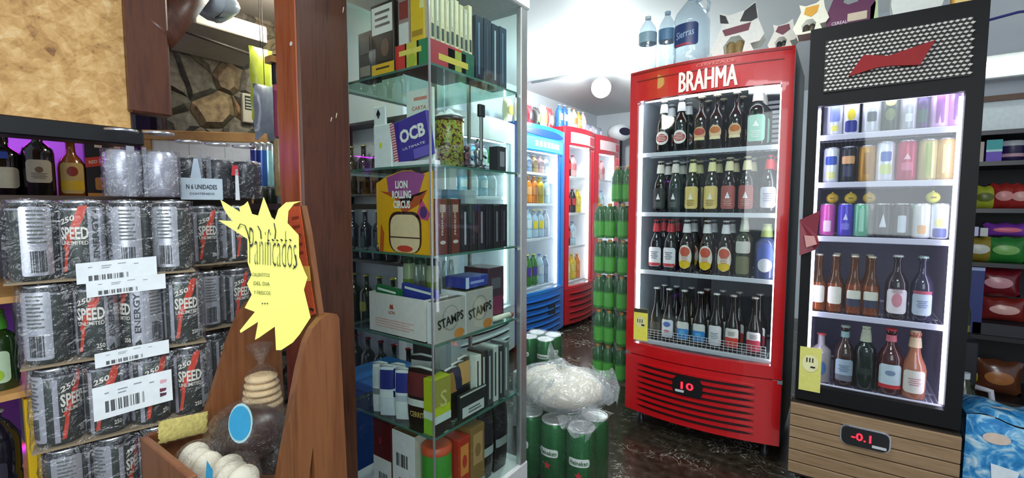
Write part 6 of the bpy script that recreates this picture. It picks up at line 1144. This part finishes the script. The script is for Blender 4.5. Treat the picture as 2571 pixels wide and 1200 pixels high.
put('b', dict(H=.21, R=.035, k='pet', g='#3c4430', cap='#c8d0d0', lab=(('r', 1.8, .16, .3, '#8c8c48'),)), 'oil_bottle', 'murky green bottle with white cap right of the black fridge', 'bottle', (rx_(2443), SY-.09, .60), 0, None) if False else None
t = thing('white_handled_jug', 'dark green jug with big white handle beside the black fridge', 'jug', (.465, 2.72, .16)); b = MB(); b.lathe([(.05, 0), (.055, .02), (.055, .2), (.03, .27), (.015, .3)], mat('#2c3420', .2), 20); P('jug_body', b, t)
b = MB(); b.tube([(.03, -.02, .275), (.075, -.03, .27), (.085, -.03, .2), (.08, -.03, .1), (.05, -.03, .05)], .012, mat('#c0c2cc', .4), 10); P('handle', b, t)
b = MB(); b.lathe([(.018, .3), (.018, .325)], mat('#c8d0d4', .4), 12); P('cap', b, t)
t = thing('green_oil_bottle', 'murky green bottle with pale cap on the tall dark crate', 'bottle', (.455, 2.86, .6)); b = MB(); b.lathe([(.035, 0), (.04, .01), (.04, .13), (.03, .17), (.014, .2)], mat('#3a4430', .2), 18); P('bottle_body', b, t); b = MB(); b.lathe([(.0405, .04), (.0405, .07)], mat('#7c8038', .4), 18, caps=False); P('label_band', b, t); b = MB(); b.lathe([(.02, .2), (.026, .205), (.024, .225)], mat('#d4dcdc', .3), 14); P('cap', b, t)
b = MB(); b.box((.40, 2.65, 0), (.56, 2.8, .159), DARK, bev=.004); single(b, 'dark_crate', 'dark crate on the floor under the white-handled jug', 'crate'); b = MB(); b.box((.41, 2.82, 0), (.52, 2.94, .599), mat('#14181f', .5), bev=.004); single(b, 'tall_dark_crate', 'tall dark crate under the murky green bottle', 'crate')
# blue wrapped pack
t = thing('blue_wrapped_pack', 'sky blue plastic-wrapped pack with white patches at the bottom right corner', 'pack', (.50, 2.32, .1))
m, nt, bb, mp = base('bluewrap', .25); n = noise(nt, mp, 14, 4, 2); r = ramp(nt, ((.3, '#1668a8'), (.48, '#3c94d0'), (.58, '#8cc4e4'), (.72, '#dceaf0')), n.outputs['Fac']); nt.links.new(r.outputs[0], bb.inputs['Base Color']); bump(nt, bb, n.outputs['Fac'], .5, .01)
b = MB()
def bp2(f): return lambda u, v: f(u, v)
x0, x1, y0, y1_, z0_, z1_ = .395, .60, 2.24, 2.44, .0, .46
b.grid(12, 14, lambda u, v: (x0+(x1-x0)*u, y0-.012*math.sin(PI*u)*(1+.3*math.sin(9*v))+.02*max(0, v-.85)*4*.5, z0_+(z1_-z0_)*v+.012*math.sin(7*u)*v), m)
b.grid(12, 10, lambda u, v: (x0+(x1-x0)*u, y0+.012+(y1_-y0)*v, z1_+.012*math.sin(7*u)+.03*math.sin(PI*v)*math.sin(PI*u)), m)
b.grid(10, 12, lambda u, v: (x1, y0+(y1_-y0)*u, z0_+(z1_-z0_)*v), m); b.grid(10, 12, lambda u, v: (x0, y0+(y1_-y0)*u, z0_+(z1_-z0_)*v), m); P('wrapped_body', b, t, **W)
b = MB(); b.patch(oval(.06, .03, 16), mat('#dcc8b8', .4), lambda u, v: (.49+u, y0+.05+v*.6, z1_+.03), 1); b.patch(oval(.07, .04, 16), mat('#d8c4b4', .4), lambda u, v: (.47+u, y0-.016, .40+v), 2); b.patch([(-.02, -.1), (.02, -.1), (.04, .02), (-.03, .03)], mat('#dfeaf0', .4), lambda u, v: (.49+u, y0-.016, .28+v), 1); P('printed_patches', b, t, **W)
